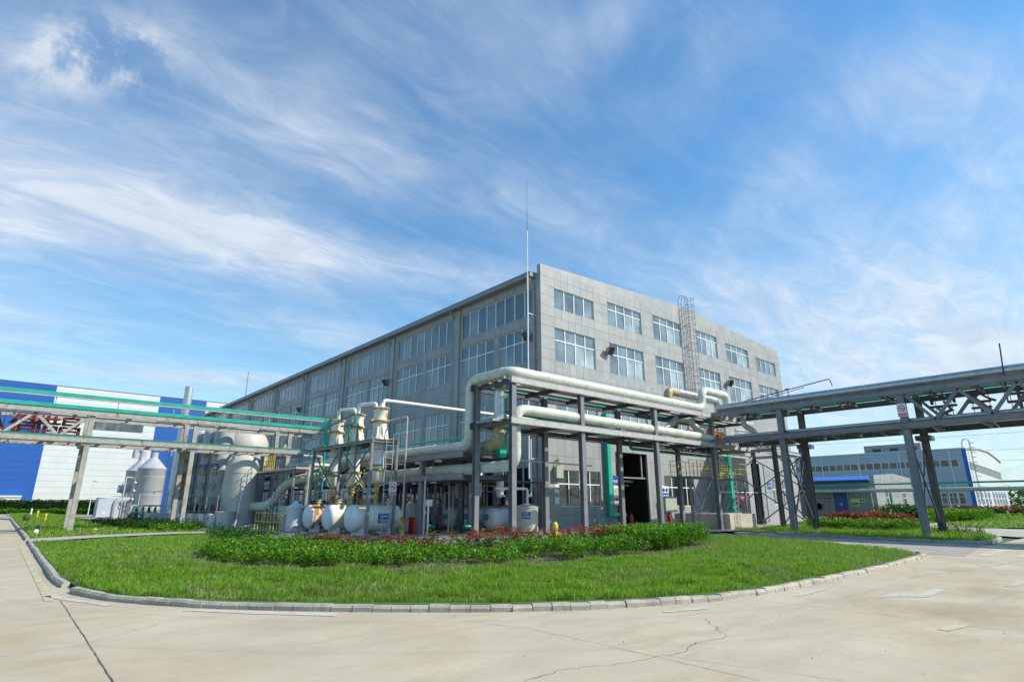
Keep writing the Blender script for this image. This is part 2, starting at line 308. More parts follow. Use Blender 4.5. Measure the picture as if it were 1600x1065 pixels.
    def build(s, name, material=None, parent=None, label=None, cat=None, group=None, kind=None):
        me = bpy.data.meshes.new(name); V = np.array(s.v, dtype=float)
        if parent is not None: off = np.array(root_loc(parent))
        elif kind: off = np.zeros(3)
        else: off = np.array([(V[:,0].min()+V[:,0].max())/2, (V[:,1].min()+V[:,1].max())/2, V[:,2].min()])
        me.from_pydata((V-off).tolist(), [], s.f)
        ms = s.ms if s.ms else [material]
        for k in ms: me.materials.append(M[k])
        me.polygons.foreach_set('material_index', s.mi); me.polygons.foreach_set('use_smooth', s.sm); me.update()
        if any(s.sm): me.set_sharp_from_angle(angle=R(40))
        o = bpy.data.objects.new(name, me); COL.objects.link(o)
        if parent is not None: o.parent = parent
        else: o.location = off
        return tag(o, label, cat, group, kind)
def text_mesh(body, size, origin, right, up, mk, mb, depth=.004, align='CENTER', fit=None):
    cu = bpy.data.curves.new('txt', 'FONT'); cu.body = body; cu.size = size; cu.align_x = align; cu.align_y = 'CENTER'; cu.extrude = depth; cu.resolution_u = 3
    o = bpy.data.objects.new('txt', cu); COL.objects.link(o); bpy.context.view_layer.update()
    me = bpy.data.meshes.new_from_object(o.evaluated_get(bpy.context.evaluated_depsgraph_get()))
    r, u = Vector(right), Vector(up); n = r.cross(u); o0 = Vector(origin)
    vs = [v.co.copy() for v in me.vertices]
    if vs:
        k = 1.
        if fit:
            w = max(v.x for v in vs)-min(v.x for v in vs); k = min(1., fit/w) if w > 0 else 1.
        mb.m(mk).add([o0 + r*(v.x*k) + u*v.y + n*v.z for v in vs], [tuple(p.vertices) for p in me.polygons])
    bpy.data.objects.remove(o); bpy.data.curves.remove(cu); bpy.data.meshes.remove(me)
def fast_mesh(name, V, F, mats, mi, parent=None, **kw):    # V (n,3), F (m,4 or 3) arrays
    me = bpy.data.meshes.new(name); k = F.shape[1]
    if parent is not None: off = np.array(root_loc(parent))
    else: off = np.zeros(3)
    V = V - off
    me.vertices.add(len(V)); me.vertices.foreach_set('co', V.astype(np.float32).ravel())
    me.loops.add(F.size); me.loops.foreach_set('vertex_index', F.astype(np.int32).ravel())
    me.polygons.add(len(F)); me.polygons.foreach_set('loop_start', (np.arange(len(F))*k).astype(np.int32))
    for m_ in mats: me.materials.append(M[m_])
    me.polygons.foreach_set('material_index', np.asarray(mi, dtype=np.int32)); me.update(); me.validate()
    o = bpy.data.objects.new(name, me); COL.objects.link(o)
    if parent is not None: o.parent = parent
    return tag(o, kw.get('label'), kw.get('cat'), kw.get('group'), kw.get('kind'))
def inpoly(x, y, P):
    c = np.zeros(len(x), bool); n = len(P)
    for i in range(n):
        x0, y0 = P[i]; x1, y1 = P[(i+1) % n]
        k = ((y0 > y) != (y1 > y)) & (x < (x1-x0)*(y-y0)/((y1-y0) if y1 != y0 else 1e-9)+x0); c ^= k
    return c
def scatter(P, n):
    a = np.array(P); lo, hi = a.min(0), a.max(0); area_ratio = .5; out = np.zeros((0, 2))
    while len(out) < n:
        q = rng.uniform(lo, hi, (n*2, 2)); out = np.vstack([out, q[inpoly(q[:,0], q[:,1], P)]])
    return out[:n]
def sheet(mb, P, z):                               # flat polygon
    mb.add([(x, y, z) for x, y in P], [tuple(range(len(P)))]); return mb
def ground(name, P, z, mk):
    b = MB(); sheet(b, P, z)
    a = sum(P[i][0]*P[(i+1)%len(P)][1]-P[(i+1)%len(P)][0]*P[i][1] for i in range(len(P)))
    if a < 0: b.f[0] = b.f[0][::-1]
    return b.build(name, mk, kind='structure')

# ------------------------------------------------------------------ ground, roads, kerbs
ground('ground', [(-900,-900),(1200,-900),(1200,1200),(-900,1200)], -.06, 'turf')
ground('road', [(-60,-60),(60,-60),(60,-21.6),(4.2,-21.8),(3,-12),(7,-8),(-2,-8),(-2,-16),(-18,-16),(-25.2,-10),(-25.2,112),(-60,112)], 0, 'road')
ISL = [(-25.25,4.4),(-25.3,-11.2),(-25.15,-13.3),(-24.8,-14.6),(-24.3,-15.6),(-23.7,-16.6),(-22.6,-17.9),(-21.6,-18.9),(-20.4,-19.9),(-19.2,-20.7),(-18.1,-21.2),(-16.9,-21.6),(-15.4,-21.8),(-12.5,-21.85),(-9,-21.8),(-5.6,-21.6),(-3.9,-21.4),(-2.9,-20.9),(-1.8,-19.3),(-.4,-17.2),(1,-14.5),(2.2,-12.2),(-1,-9.6),(-11,-9.3),(-16,-6),(-17.4,2),(-17.2,8.3),(-25.25,4.4)]
ground('lawn_soil', ISL[:-1], .07, 'turf')
ground('walkway', [(-25.4,4.5),(-25.3,7.6),(-22.4,9.6),(-19.6,10.4),(-16.5,10.3),(-16.5,8.2),(-19.9,8.2),(-22.6,6.9)], .10, 'walk')
ground('apron', [(-16.8,-6.2),(-11.2,-9.6),(7,-9.4),(26,-5),(40,-4),(40,2),(.2,2),(.2,80),(-30,80),(-19,20),(-17,12)], .085, 'apron')
ground('far_lawn', [(-25.2,7.4),(-22.4,9.4),(-19.6,10.2),(-16.8,10.2),(-18.5,20),(-19,34),(-20,100),(-25.2,102)], .09, 'turf')
RL = [(5.1,-21.0),(4.5,-20.2),(4.6,-18),(6.0,-14.5),(7.4,-10.5),(8.2,-8.4),(14,-9.0),(26,-5),(40,-4),(40,-12),(26,-13.5),(19,-16.5),(15.3,-19),(12.2,-20.4),(9.6,-21.1),(6.5,-21.4)]
ground('right_lawn', RL, .08, 'turf')
ground('right_path', [(60,-60),(12,-21.5),(15,-18.6),(19.5,-15.9),(26,-13),(46,-8),(46,-9.5),(26,-17),(24,-19.5),(30,-26),(60,-50)], .03, 'walk')
ground('field_path', [(32,-14.2),(60,-32),(64,-32),(36,-14.2)], .06, 'walk')
ground('field_lawn', [(24.2,-18),(26,-16.6),(31.8,-14.0),(64,-8),(180,-8),(180,-130),(62,-45)], .05, 'turf')
# kerb stones
def kerb(name, pts, sl, label=None, h=.13, w=.15, gaps=(), first=None):
    b = MB(); P = [Vector((x, y, 0)) for x, y in pts]
    tot = sum((P[i+1]-P[i]).length for i in range(len(P)-1)); 
    def at(d):
        for i in range(len(P)-1):
            L_ = (P[i+1]-P[i]).length
            if d <= L_ or i == len(P)-2: return P[i].lerp(P[i+1], min(1.02, d/L_))
            d -= L_
    d = 0
    while d < tot-.05:
        e = min(tot, d+(first[1] if first and d < first[0] else sl)*random.uniform(.9, 1.1))
        if not any(a < d < c for a, c in gaps):
            p, q = at(d+.006), at(e-.006); t = (q-p).normalized(); nn = Vector((-t.y, t.x, 0)); j = random.uniform(-.012, .012); hh = h+random.uniform(-.012, .012)
            ch = .035
            for (o0, z0), (o1, z1) in (((0, -.05), (0, hh-ch)),): pass
            pr = [(0, -.05), (0, hh-ch), (ch, hh), (w, hh), (w, -.05)]
            vs = [c + nn*(o+j) + Vector((0, 0, z)) for c in (p, q) for o, z in pr]
            b.add(vs, [(0,1,2,3,4), (9,8,7,6,5)] + [(i, i+5, (i+1)%5+5, (i+1)%5) for i in range(5)])
        d = e
    return b.build(name, 'kerb', kind='structure')
kerb('kerb', [(-25.4,4.4),(-25.45,-11.2),(-25.3,-13.4),(-24.95,-14.7),(-24.45,-15.7),(-23.8,-16.75),(-22.7,-18.05),(-21.7,-19.0),(-20.5,-20.05),(-19.25,-20.85),(-18.15,-21.35),(-16.9,-21.75),(-15.4,-21.95),(-12.5,-22.0),(-9,-21.95),(-5.5,-21.75),(-3.8,-21.55),(-3.1,-21.2)], .32, gaps=[(16.0, 16.7)], h=.095, w=.13, first=(17.5, .85))
kerb('kerb', [(-25.4,100),(-25.4,7.9)], 1.0)
kerb('kerb', [(8.0,-8.6),(6.0,-13.2),(4.5,-18.0),(4.4,-20.3),(5.0,-21.3),(6.5,-21.6),(9.6,-21.3),(12.2,-20.6)], .8, h=.11)
# asphalt patch of the side road, crossing stripes, markings, cracks
ground('side_road', [(-3.2,-22.4),(1.5,-21.9),(4.3,-21.5),(4.2,-20.2),(4.3,-18),(5.8,-13.2),(7.8,-8.6),(2.4,-11.9),(1,-14.5),(-.4,-17.3),(-1.8,-19.6),(-2.9,-21.1)], .004, 'apron')
mb = MB()
for k in range(4): sheet(mb, [(-2.5+k*.15,-22.55-.95*k),(1.0+k*.1,-22.5-.9*k),(1.0+k*.1,-22.85-.9*k),(-2.5+k*.15,-22.95-.95*k)][::-1], .008)
ARR = [(-14.66,-23.47),(-13.26,-23.46),(-13.77,-23.56),(-13.44,-23.80),(-12.0,-23.78),(-11.82,-23.94),(-13.76,-24.0),(-14.06,-23.66),(-14.21,-23.53)]
sheet(mb, ARR, .008)
sheet(mb, [(-24.15,-16.72),(-23.4,-17.75),(-22.55,-18.72),(-22.4,-18.55),(-23.25,-17.6),(-24.05,-16.62)][::-1], .008)
sheet(mb, [(-25.72,-13.45),(-25.55,-14.0),(-25.0,-15.45),(-24.88,-15.38),(-25.42,-13.95),(-25.55,-13.4)], .008)
sheet(mb, [(-15.46,-22.45),(-13.96,-22.41),(-14.04,-22.33),(-15.50,-22.35)], .008)
sheet(mb, [(-18.6,-21.78),(-17.8,-22.05),(-17.75,-21.93),(-18.55,-21.68)], .008)
mb.build('road_marking', 'paint', kind='structure')
mb = MB()
y = 2.9
while y > -13.2: sheet(mb, [(-25.72,y),(-25.72,y-1.5),(-25.60,y-1.5),(-25.60,y)], .008); y -= 1.56
y = 60
while y > 5: sheet(mb, [(-25.72,y),(-25.72,y-1.5),(-25.58,y-1.5),(-25.58,y)], .008); y -= 3.0
sheet(mb, [(-16.9,-24.85),(-16.2,-24.95),(-16.25,-25.1),(-16.95,-25.0)], .008); sheet(mb, [(-10.9,-24.6),(-9.0,-24.7),(-9.0,-24.9),(-11.0,-24.75)], .008)
mb.build('yellow_marking', 'painty', kind='structure')
def crackline(mb, pts, w, jit=.05, step=.07):
    P = [Vector((x, y, 0)) for x, y in pts]; Q = []
    for i in range(len(P)-1):
        n = max(2, int((P[i+1]-P[i]).length/step))
        for k in range(n):
            p = P[i].lerp(P[i+1], k/n); nz = noise.noise(Vector((p.x*3, p.y*3, 1)))*jit + noise.noise(Vector((p.x*13, p.y*13, 4)))*jit*.4; d = (P[i+1]-P[i]).normalized(); Q.append(p+Vector((-d.y, d.x, 0))*nz)
    Q.append(P[-1])
    for i in range(len(Q)-1):
        d = (Q[i+1]-Q[i]).normalized(); n = Vector((-d.y, d.x, 0)); a = w*(.35+.9*abs(noise.noise(Q[i]*5))); c = w*(.35+.9*abs(noise.noise(Q[i+1]*5)))
        z = Vector((0, 0, .006)); mb.add([Q[i]-n*a+z, Q[i+1]-n*c+z, Q[i+1]+n*c+z, Q[i]+n*a+z], [(0,1,2,3)])
mb = MB()
crackline(mb, [(-25.5,-14.2),(-25.5,-17.4),(-25.5,-24)], .008, .010, .05)
crackline(mb, [(-16.3,-22.1),(-16.3,-27)], .004, .02); crackline(mb, [(-11.7,-22.1),(-11.7,-28)], .004, .02); crackline(mb, [(-30,-27.9),(4,-27.9)], .004, .01); crackline(mb, [(-19.4,-23.25),(-3,-23.35)], .0012, .015)
crackline(mb, [(-27.3,-18.6),(-25.6,-18.45),(-24.6,-17.6)], .005, .03)
crackline(mb, [(-21.3,-20.2),(-20.95,-21.3),(-20.9,-22.9),(-20.9,-24.4)], .005, .02)
crackline(mb, [(-23.0,-23.1),(-22.1,-22.9),(-21.5,-23.1),(-21.0,-23.2),(-20.7,-23.3),(-20.0,-23.2),(-19.5,-23.2),(-19.0,-22.9),(-18.6,-22.4)], .006, .10, .04)
crackline(mb, [(-20.8,-23.3),(-20.6,-23.9),(-20.3,-24.9)], .004, .08); crackline(mb, [(-20.1,-23.2),(-18.8,-23.3)], .002, .03)
crackline(mb, [(-10.9,-22.9),(-6,-23.6),(-3,-24)], .009, .03); crackline(mb, [(-16.3,-21.9),(-16.3,-27)], .004, .02)
crackline(mb, [(-29.9,-30),(-29.9,60)], .008, .02); crackline(mb, [(-30,-9),(-25.6,-9)], .006, .02); crackline(mb, [(-30,-4.5),(-25.6,-4.5)], .006, .02); crackline(mb, [(-30,2),(-25.6,2)], .006, .02)
mb.build('crack', 'crack', kind='structure')

mb = MB()
for k in range(420):
    if k < 260:
        i = random.randrange(4, 17); q = [(-25.45,-11.2),(-25.3,-13.4),(-24.95,-14.7),(-24.45,-15.7),(-23.8,-16.75),(-22.7,-18.05),(-21.7,-19.0),(-20.5,-20.05),(-19.25,-20.85),(-18.15,-21.35),(-16.9,-21.75),(-15.4,-21.95),(-12.5,-22.0),(-9,-21.95),(-5.5,-21.75)]; i = random.randrange(len(q)-1); f_ = random.random()
        x = q[i][0]*(1-f_)+q[i+1][0]*f_; y = q[i][1]*(1-f_)+q[i+1][1]*f_; o = abs(random.gauss(.02, .12))+.01; d = Vector((q[i+1][0]-q[i][0], q[i+1][1]-q[i][1], 0)).normalized(); x += d.y*o; y -= d.x*o
    else: x, y = random.uniform(-26, -4), random.uniform(-26.5, -22.2)
    r = random.uniform(.004, .013); a = [Vector((x+r*random.uniform(.6,1.5)*math.cos(t+.3), y+r*random.uniform(.6,1.5)*math.sin(t), .002)) for t in (0, 1.5, 3.1, 4.6)]; mb.add(a+[Vector((x, y, r*.9))], [(0,1,4),(1,2,4),(2,3,4),(3,0,4)])
tag(mb.build('grit', 'kerb', None, 'scattered grit and small stones on the road along the kerb', 'grit', None, 'stuff'))

# ------------------------------------------------------------------ main building
BW, BL_ = 38.0, 97.2; AP = 19.0
def rz(x): return 18.5+(19.5-18.5)*(1-abs(x-AP)/AP)
bld = thing('factory_building', 'long four-storey grey tiled factory with rows of white-framed windows and a low gabled end', 'building', (0, 0, 0))
PIL = [0, 10.1] + [10.1+10.9*k for k in range(1, 9)]      # pilaster lines
LW, RW = [], []                                         # windows: a0,a1,z0,z1,panes,transom
for i in range(len(PIL)-1):
    s, e = PIL[i], PIL[i+1]; o = .0 if i else .3; e2 = e-(.5 if i == 0 else .9)
    LW.append((s+.55+.1*(i == 0), e2, 14.75, 16.9, 8, None))
    for z0, z1 in ((11.35, 13.95), (6.25, 8.9), (1.45, 4.05)):
        for a0, a1 in ((s+.85+o, s+4.75), (s+5.25, e2)): LW.append((a0, a1, z0, z1, 4, z0+(z1-z0)*.62))
for k, (a0, a1, zt) in enumerate(((1.4,5.75,16.95),(7.5,11.9,17.35),(13.65,18.0,17.6),(20.5,24.3,17.6),(26.0,30.6,17.35),(32.3,36.8,16.9))):
    RW.append((a0, a1, 15.4, zt, 4, None if k in (0, 5) else zt-.62)); RW.append((a0, a1, 11.4, 13.9, 4, 12.98))
    RW.append((a0, a1, 6.3, 8.6, 4, 7.75))
    if k in (0, 2, 3): RW.append((a0, min(a1, 18.4), 1.45, 3.85, 4, 2.93))
DOOR = (7.55, 11.5, .12, 5.4)
def wall(name, W0, top, holes, mapf, joints, mk='tile'):
    b = MB(); b.m(mk); xs = sorted({0, W0} | {h[0] for h in holes} | {h[1] for h in holes}); zs = sorted({-.1, top(0)-2.2 if callable(top) else top} | {h[2] for h in holes} | {h[3] for h in holes})
    if callable(top): zs = sorted(z for z in zs); ztop = zs[-1]
    for i in range(len(xs)-1):
        for j in range(len(zs)-1):
            cx, cz = (xs[i]+xs[i+1])/2, (zs[j]+zs[j+1])/2
            if any(h[0] < cx < h[1] and h[2] < cz < h[3] for h in holes): continue
            b.add([mapf(xs[i],0,zs[j]), mapf(xs[i+1],0,zs[j]), mapf(xs[i+1],0,zs[j+1]), mapf(xs[i],0,zs[j+1])], [(0,1,2,3)])
    rv = .16
    for a0, a1, z0, z1 in [h[:4] for h in holes]:
        q = [(a0,z0),(a1,z0),(a1,z1),(a0,z1)]
        for k in range(4):
            (p0, r0), (p1, r1) = q[k], q[(k+1)%4]; b.add([mapf(p0,0,r0), mapf(p1,0,r1), mapf(p1,rv,r1), mapf(p0,rv,r0)], [(0,1,2,3)])
    if callable(top):
        for i in range(len(xs)-1):
            pts = sorted({xs[i], xs[i+1]} | ({AP} if xs[i] < AP < xs[i+1] else set()))
            for p, q in zip(pts, pts[1:]): b.add([mapf(p,0,zs[-1]), mapf(q,0,zs[-1]), mapf(q,0,top(q)), mapf(p,0,top(p))], [(0,1,2,3)])
    b.m('joint'); t = .011
    for kind, a, p0, p1 in joints:                       # thin recess-coloured lines a hair proud of the tiles
        segs = [(p0, p1)]
        for h in holes:
            lo, hi = (h[0], h[1]) if kind == 'h' else (h[2], h[3]); c0, c1 = (h[2], h[3]) if kind == 'h' else (h[0], h[1])
            if c0 < a < c1:
                ns = []
                for s, e in segs:
                    if hi <= s or lo >= e: ns.append((s, e)); continue
                    if s < lo: ns.append((s, lo))
                    if hi < e: ns.append((hi, e))
                segs = ns
        for s, e in segs:
            if e-s < .05: continue
            if kind == 'h': vs = [mapf(s,-.002,a-t), mapf(e,-.002,a-t), mapf(e,-.002,a+t), mapf(s,-.002,a+t)]
            else: vs = [mapf(a-t,-.002,s), mapf(a+t,-.002,s), mapf(a+t,-.002,e), mapf(a-t,-.002,e)]
            b.add(vs, [(0,1,2,3)])
    return b.build(name, mk, bld)
mapR = lambda a, d, z: (a, d, z)
mapL = lambda a, d, z: (d, a, z)
def tone(m):
    t = m.node_tree; P = t.nodes['Principled BSDF']; src = P.inputs['Base Color'].links[0].from_socket; n_ = t.nodes.new; l = t.links.new; g = n_('ShaderNodeNewGeometry')
    v = n_('ShaderNodeVectorMath'); v.operation = 'MULTIPLY'; v.inputs[1].default_value = (1/.735, 1/.78, 1/1.22); l(g.outputs['Position'], v.inputs[0])
    fl = n_('ShaderNodeVectorMath'); fl.operation = 'FLOOR'; l(v.outputs[0], fl.inputs[0]); wn = n_('ShaderNodeTexWhiteNoise'); l(fl.outputs[0], wn.inputs['Vector'])
    k = n_('ShaderNodeMapRange'); l(wn.outputs['Value'], k.inputs['Value']); k.inputs['To Min'].default_value = .90; k.inputs['To Max'].default_value = 1.07
    q = n_('ShaderNodeVectorMath'); q.operation = 'SCALE'; l(src, q.inputs[0]); l(k.outputs[0], q.inputs['Scale']); l(q.outputs[0], P.inputs['Base Color'])
tone(M['tile'])
# joints, right facade
JR = [('h', z, 0, BW) for z in (.9, 4.75, 5.9, 6.3, 8.6, 9.7, 10.55, 11.4, 13.9, 14.65, 15.4, 17.65)]
JR += [('v', x, 0, 18.3) for x in (1.38,5.77,7.48,11.92,13.63,18.02,20.48,24.32,25.98,30.62,32.28,36.82)]
for a0, a1 in ((1.4,5.75),(7.5,11.9),(13.65,18.0),(20.5,24.3),(26.0,30.6),(32.3,36.8)):
    for k in range(1, 6):
        x = a0+(a1-a0)*k/6
        for z0, z1 in ((0, 1.45), (3.85, 6.3), (8.6, 11.4), (13.9, 15.4), (16.9, 18.3)): JR.append(('v', x, z0, z1))
for z in (2.3, 3.1, 7.1, 7.9, 12.2, 13.05, 16.2, 16.95):
    for x0, x1 in ((0,1.38),(5.77,7.48),(11.92,13.63),(18.02,20.48),(24.32,25.98),(30.62,32.28),(36.82,38)): JR.append(('h', z, x0, x1))
wall('wall', BW, rz, [w[:4] for w in RW]+[DOOR], mapR, JR)
JL = [('h', z, 0, BL_) for z in (.9, 5.1, 6.2, 8.95, 10.2, 11.3, 14.0, 14.7, 16.95)]
for i in range(len(PIL)-1):
    s, e = PIL[i], PIL[i+1]; n = 14
    for k in range(1, n+1):
        x = s+(e-s)*k/n
        for z0, z1 in ((0, 1.4), (4.05, 6.25), (8.9, 11.35), (13.95, 14.75), (16.9, 17.5)): JL.append(('v', x, z0, z1))
wall('wall', BL_, 17.8, [w[:4] for w in LW], mapL, JL)
b = MB().m('tile'); b.add([(BW,0,-.1),(BW,BL_,-.1),(BW,BL_,17.8),(BW,0,17.8)], [(0,1,2,3)]); b.add([(0,BL_,-.1),(BW,BL_,-.1),(BW,BL_,17.8),(AP,BL_,19.3),(0,BL_,17.8)], [(0,1,2,3,4)]); b.build('wall', 'tile', bld)
b = MB().m('roof'); b.add([(-.02,.35,17.82),(AP,.35,19.2),(AP,BL_,19.2),(-.02,BL_,17.82)], [(0,1,2,3)]); b.add([(BW,.35,17.82),(AP,.35,19.2),(AP,BL_,19.2),(BW,BL_,17.82)], [(0,1,2,3)]); b.build('roof', 'roof', bld)
b = MB().m('tile')                                        # parapet return behind the gable wall
for x0, x1 in ((0, AP), (AP, BW)): b.add([(x0,0,rz(x0)),(x1,0,rz(x1)),(x1,.34,rz(x1)),(x0,.34,rz(x0))], [(0,1,2,3)]); b.add([(x0,.34,rz(x0)),(x1,.34,rz(x1)),(x1,.34,17.5),(x0,.34,17.5)], [(0,1,2,3)])
b.add([(-.0,0,17.8),(0,.34,17.8),(0,.34,18.5),(0,0,18.5)], [(0,1,2,3)]); b.build('parapet', 'tile', bld)
b = MB().m('gutter'); b.box(-.62, -.002, .42, BL_, 17.50, 17.83); b.box(-.66, .06, .40, BL_, 17.83, 17.87); b.build('gutter', 'gutter', bld)
for i, y in enumerate(PIL[1:-1]):
    b = MB().m('tile'); b.box(-.13, -.003, y-.36, y+.36, 0, 17.4); b.m('joint')
    for z in np.arange(1.1, 17.2, 1.2): b.box(-.133, -.004, y-.362, y+.362, z-.01, z+.01)
    b.build('pilaster', 'tile', bld)
    b = MB().m('downp'); b.tube([(-.5, y+.42, 17.42), (-.5, y+.42, 17.2), (-.12, y+.42, 16.9), (-.12, y+.42, .3)], .075, .12, 8); b.box(-.3, -.05, y+.3, y+.54, 16.8, 17.05); b.build('downpipe', 'downp', bld)
b = MB().m('downp'); b.tube([(-.45, .62, 17.42), (-.45, .62, 17.1), (-.1, .62, 16.8), (-.1, .62, .3)], .09, .12, 8)
for z in (3, 6, 9, 11.2, 14, 16): b.box(-.2, -.003, .5, .74, z, z+.05)
b.build('downpipe', 'downp', bld)
def window(w, mapf, gl, par=None):
    a0, a1, z0, z1, n, tr = w; b = MB().m('frame'); d0, d1 = .07, .13; fw = .045
    def bx(p0, p1, q0, q1, e0=d0, e1=d1):
        A, B = mapf(p0, e0, q0), mapf(p1, e1, q1); b.box(A[0], B[0], A[1], B[1], A[2], B[2])
    bx(a0, a0+fw, z0, z1); bx(a1-fw, a1, z0, z1); bx(a0+fw, a1-fw, z0, z0+fw); bx(a0+fw, a1-fw, z1-fw, z1)
    for k in range(1, n): x = a0+(a1-a0)*k/n; bx(x-.04, x+.04, z0+fw, z1-fw, d0-.006, d1)
    if tr:
        for k in range(n):
            x0 = a0+(a1-a0)*k/n+.04; x1 = a0+(a1-a0)*(k+1)/n-.04; bx(x0, x1, tr-.04, tr+.04, d0-.003, d1-.003)
    f = b.build('window', 'frame', par or bld)
    g = MB().m(gl)
    for k in range(n):
        x0 = a0+(a1-a0)*k/n; x1 = a0+(a1-a0)*(k+1)/n; j = [random.uniform(-.004, .004) for _ in range(4)]
        for q0, q1 in (((z0, tr), (tr, z1)) if tr else ((z0, z1),)):
            g.add([mapf(x0,.11+j[0],q0), mapf(x1,.11+j[1],q0), mapf(x1,.11+j[2],q1), mapf(x0,.11+j[3],q1)], [(0,1,2,3)])
    g.build('pane', gl, f)
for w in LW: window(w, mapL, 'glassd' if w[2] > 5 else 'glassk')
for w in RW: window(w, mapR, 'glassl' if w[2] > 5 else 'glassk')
# doorway: near-black box, the hall's shade put into its colour, frame, hanging duct
b = MB().m('black'); x0, x1, z0, z1 = DOOR
b.add([(x0,.16,z0),(x1,.16,z0),(x1,9,z0),(x0,9,z0),(x0,.16,z1),(x1,.16,z1),(x1,9,z1),(x0,9,z1)], [(0,1,2,3),(4,5,6,7),(3,2,6,7),(0,3,7,4),(1,2,6,5)]); dr = b.build('doorway', 'black', bld)
b = MB().m('towerc'); b.box(8.0, 8.6, 1.2, 1.8, 3.6, 5.3); b.add([(9.0,2,5.2),(10.4,2,5.2),(9.7,2,3.9),(9.3,2,3.9),(9.0,2.8,5.2),(10.4,2.8,5.2),(9.7,2.8,3.9),(9.3,2.8,3.9)], [(0,1,2,3),(4,5,6,7),(0,3,7,4),(1,2,6,5),(2,3,7,6)]); b.tube([(7.6,1.5,3.35),(11.4,1.5,3.35)], .1); b.tube([(7.6,1.9,3.05),(11.4,1.9,3.05)], .08); b.build('duct', 'towerc', dr)
b = MB().m('downp'); b.box(x0, x1, .18, .3, 3.5, 3.6); b.box(10.95, 11.05, .2, .3, 3.6, 5.4); b.build('door_frame', 'downp', dr)
# floodlights
def floodlight(p, d, side):
    b = MB().m('lampm'); p = Vector(p); d = Vector(d).normalized(); u = Vector((0, 0, 1)); a = d.cross(u).normalized(); q = a.cross(d)
    f = [p + d*.6 + a*x*.27 + q*y*.33 for x, y in ((-1,-1),(1,-1),(1,1),(-1,1))]; r_ = [p + d*.22 + a*x*.2 + q*y*.22 for x, y in ((-1,-1),(1,-1),(1,1),(-1,1))]
    b.add(f+r_, [(4,5,6,7),(0,4,7,3),(1,5,4,0),(2,6,5,1),(3,7,6,2)]); b.bar(p, p+d*.35, .08, .12); b.m('lampg'); b.add([x+d*-.03 for x in f], [(0,1,2,3)])
    b.build('floodlight', 'lampm', bld)
floodlight((0, 1.2, 13.4), (-.75, -.2, -.55), 0); floodlight((0, 21.6, 13.3), (-.75, -.2, -.55), 0); floodlight((0, 43.5, 13.3), (-.75, -.2, -.55), 0)
floodlight((7.2, 0, 13.35), (-.15, -.75, -.5), 1); floodlight((25.5, 0, 13.3), (-.15, -.75, -.5), 1)
# caged roof ladder
lad = MB().m('cage'); lx, ly = 18.65, -.28
for dx in (0, .5):
    lad.tube([(lx+dx, ly, 9.0), (lx+dx, ly, 20.5), (lx+dx, .15, 20.7), (lx+dx, .45, 20.3), (lx+dx, .45, 19.6)], .024, .3, 6)
for z in np.arange(9.2, 20.0, .3): lad.tube([(lx, ly, z), (lx+.5, ly, z)], .014, 0, 6)
for z in (9.6, 11.6, 13.6, 15.6, 17.6): 
    for dx in (0, .5): lad.bar((lx+dx, ly, z), (lx+dx, 0, z), .04, .04)
lo = lad.build('roof_ladder', 'cage', bld)
cg = MB().m('cage')
for z in np.arange(10.2, 20.3, .62):
    pts = [(lx-.0+.25+.38*math.cos(t), ly-.12-.62*math.sin(t), z) for t in np.linspace(0, math.pi, 9)]; pts = [(lx+.5, ly, z)]+pts+[(lx, ly, z)]; cg.tube(pts, .018, 0, 5)
for t in np.linspace(.25, math.pi-.25, 5): cg.bar((lx+.25+.38*math.cos(t), ly-.12-.62*math.sin(t), 10.2), (lx+.25+.38*math.cos(t), ly-.12-.62*math.sin(t), 20.2), .02, .03)
cg.build('cage', 'cage', lo)
# lightning conductors
b = MB().m('white'); b.tube([(-.85, .45, 3.2), (-.85, .45, 14), (-.85, .45, 17.6)], .055, 0, 8); b.tube([(-.85, .45, 17.6), (-.85, .45, 21.0)], .04, 0, 8); b.m('wire').tube([(-.85, .45, 21), (-.85, .45, 25.2)], [.022, .012], 0, 6); b.m('white')
for z in (4.5, 9.5, 14.6): b.bar((-.85, .45, z), (0, .45, z), .05, .05)
b.build('lightning_mast', None, None, 'tall thin white lightning mast bracketed beside the near corner of the factory', 'mast')
b = MB().m('wire'); b.tube([(-.3, 67, 17.9), (-.3, 67, 21.8)], [.05, .03], 0, 6); b.lathe((-.3, 67, 21.8), [(0, .02), (.05, .12), (.14, .02)], seg=8); b.build('lightning_rod', None, None, 'small ball-tipped lightning rod standing far along the factory eaves', 'rod')
# things fixed to the right facade
def plate(name, u0, v0, w, h, mapf, bg, texts, label, cat='sign', d=-.03, out=-1):
    b = MB().m(bg); A, B = mapf(u0, d, v0), mapf(u0+w, d+.02, v0+h); b.box(A[0], B[0], A[1], B[1], A[2], B[2])
    o0 = Vector(mapf(0, 0, 0)); r = (Vector(mapf(1, 0, 0))-o0); 
    for mk, body, fu, fv, sz in texts:
        rr = r if mapf is not mapL else -r
        text_mesh(body, sz, Vector(mapf(u0+w*fu, d-.004, v0+h*fv)), rr, (0, 0, 1), mk, b, .003, fit=w*.92)
    return b.build(name, None, None, label, cat)
plate('wall_sign', 6.78, 3.0, .8, .62, mapR, 'blue', [('signw', '生产车间', .5, .32, .26), ('signw', '▲', .3, .75, .16)], 'dark blue workshop name plate beside the dark doorway', 'sign', -.05)
plate('notice_board', 1.0, 1.62, .42, 1.25, mapR, 'signw', [('signr', '安全须知', .5, .80, .09), ('signk', '禁止烟火\n注意安全\n佩戴安全帽\n小心地滑', .5, .45, .075)], 'narrow white notice with a blue head left of the first ground-floor window', 'notice', -.04)
b = MB().m('blue').box(1.0, 1.42, -.046, -.04, 2.76, 2.88); 
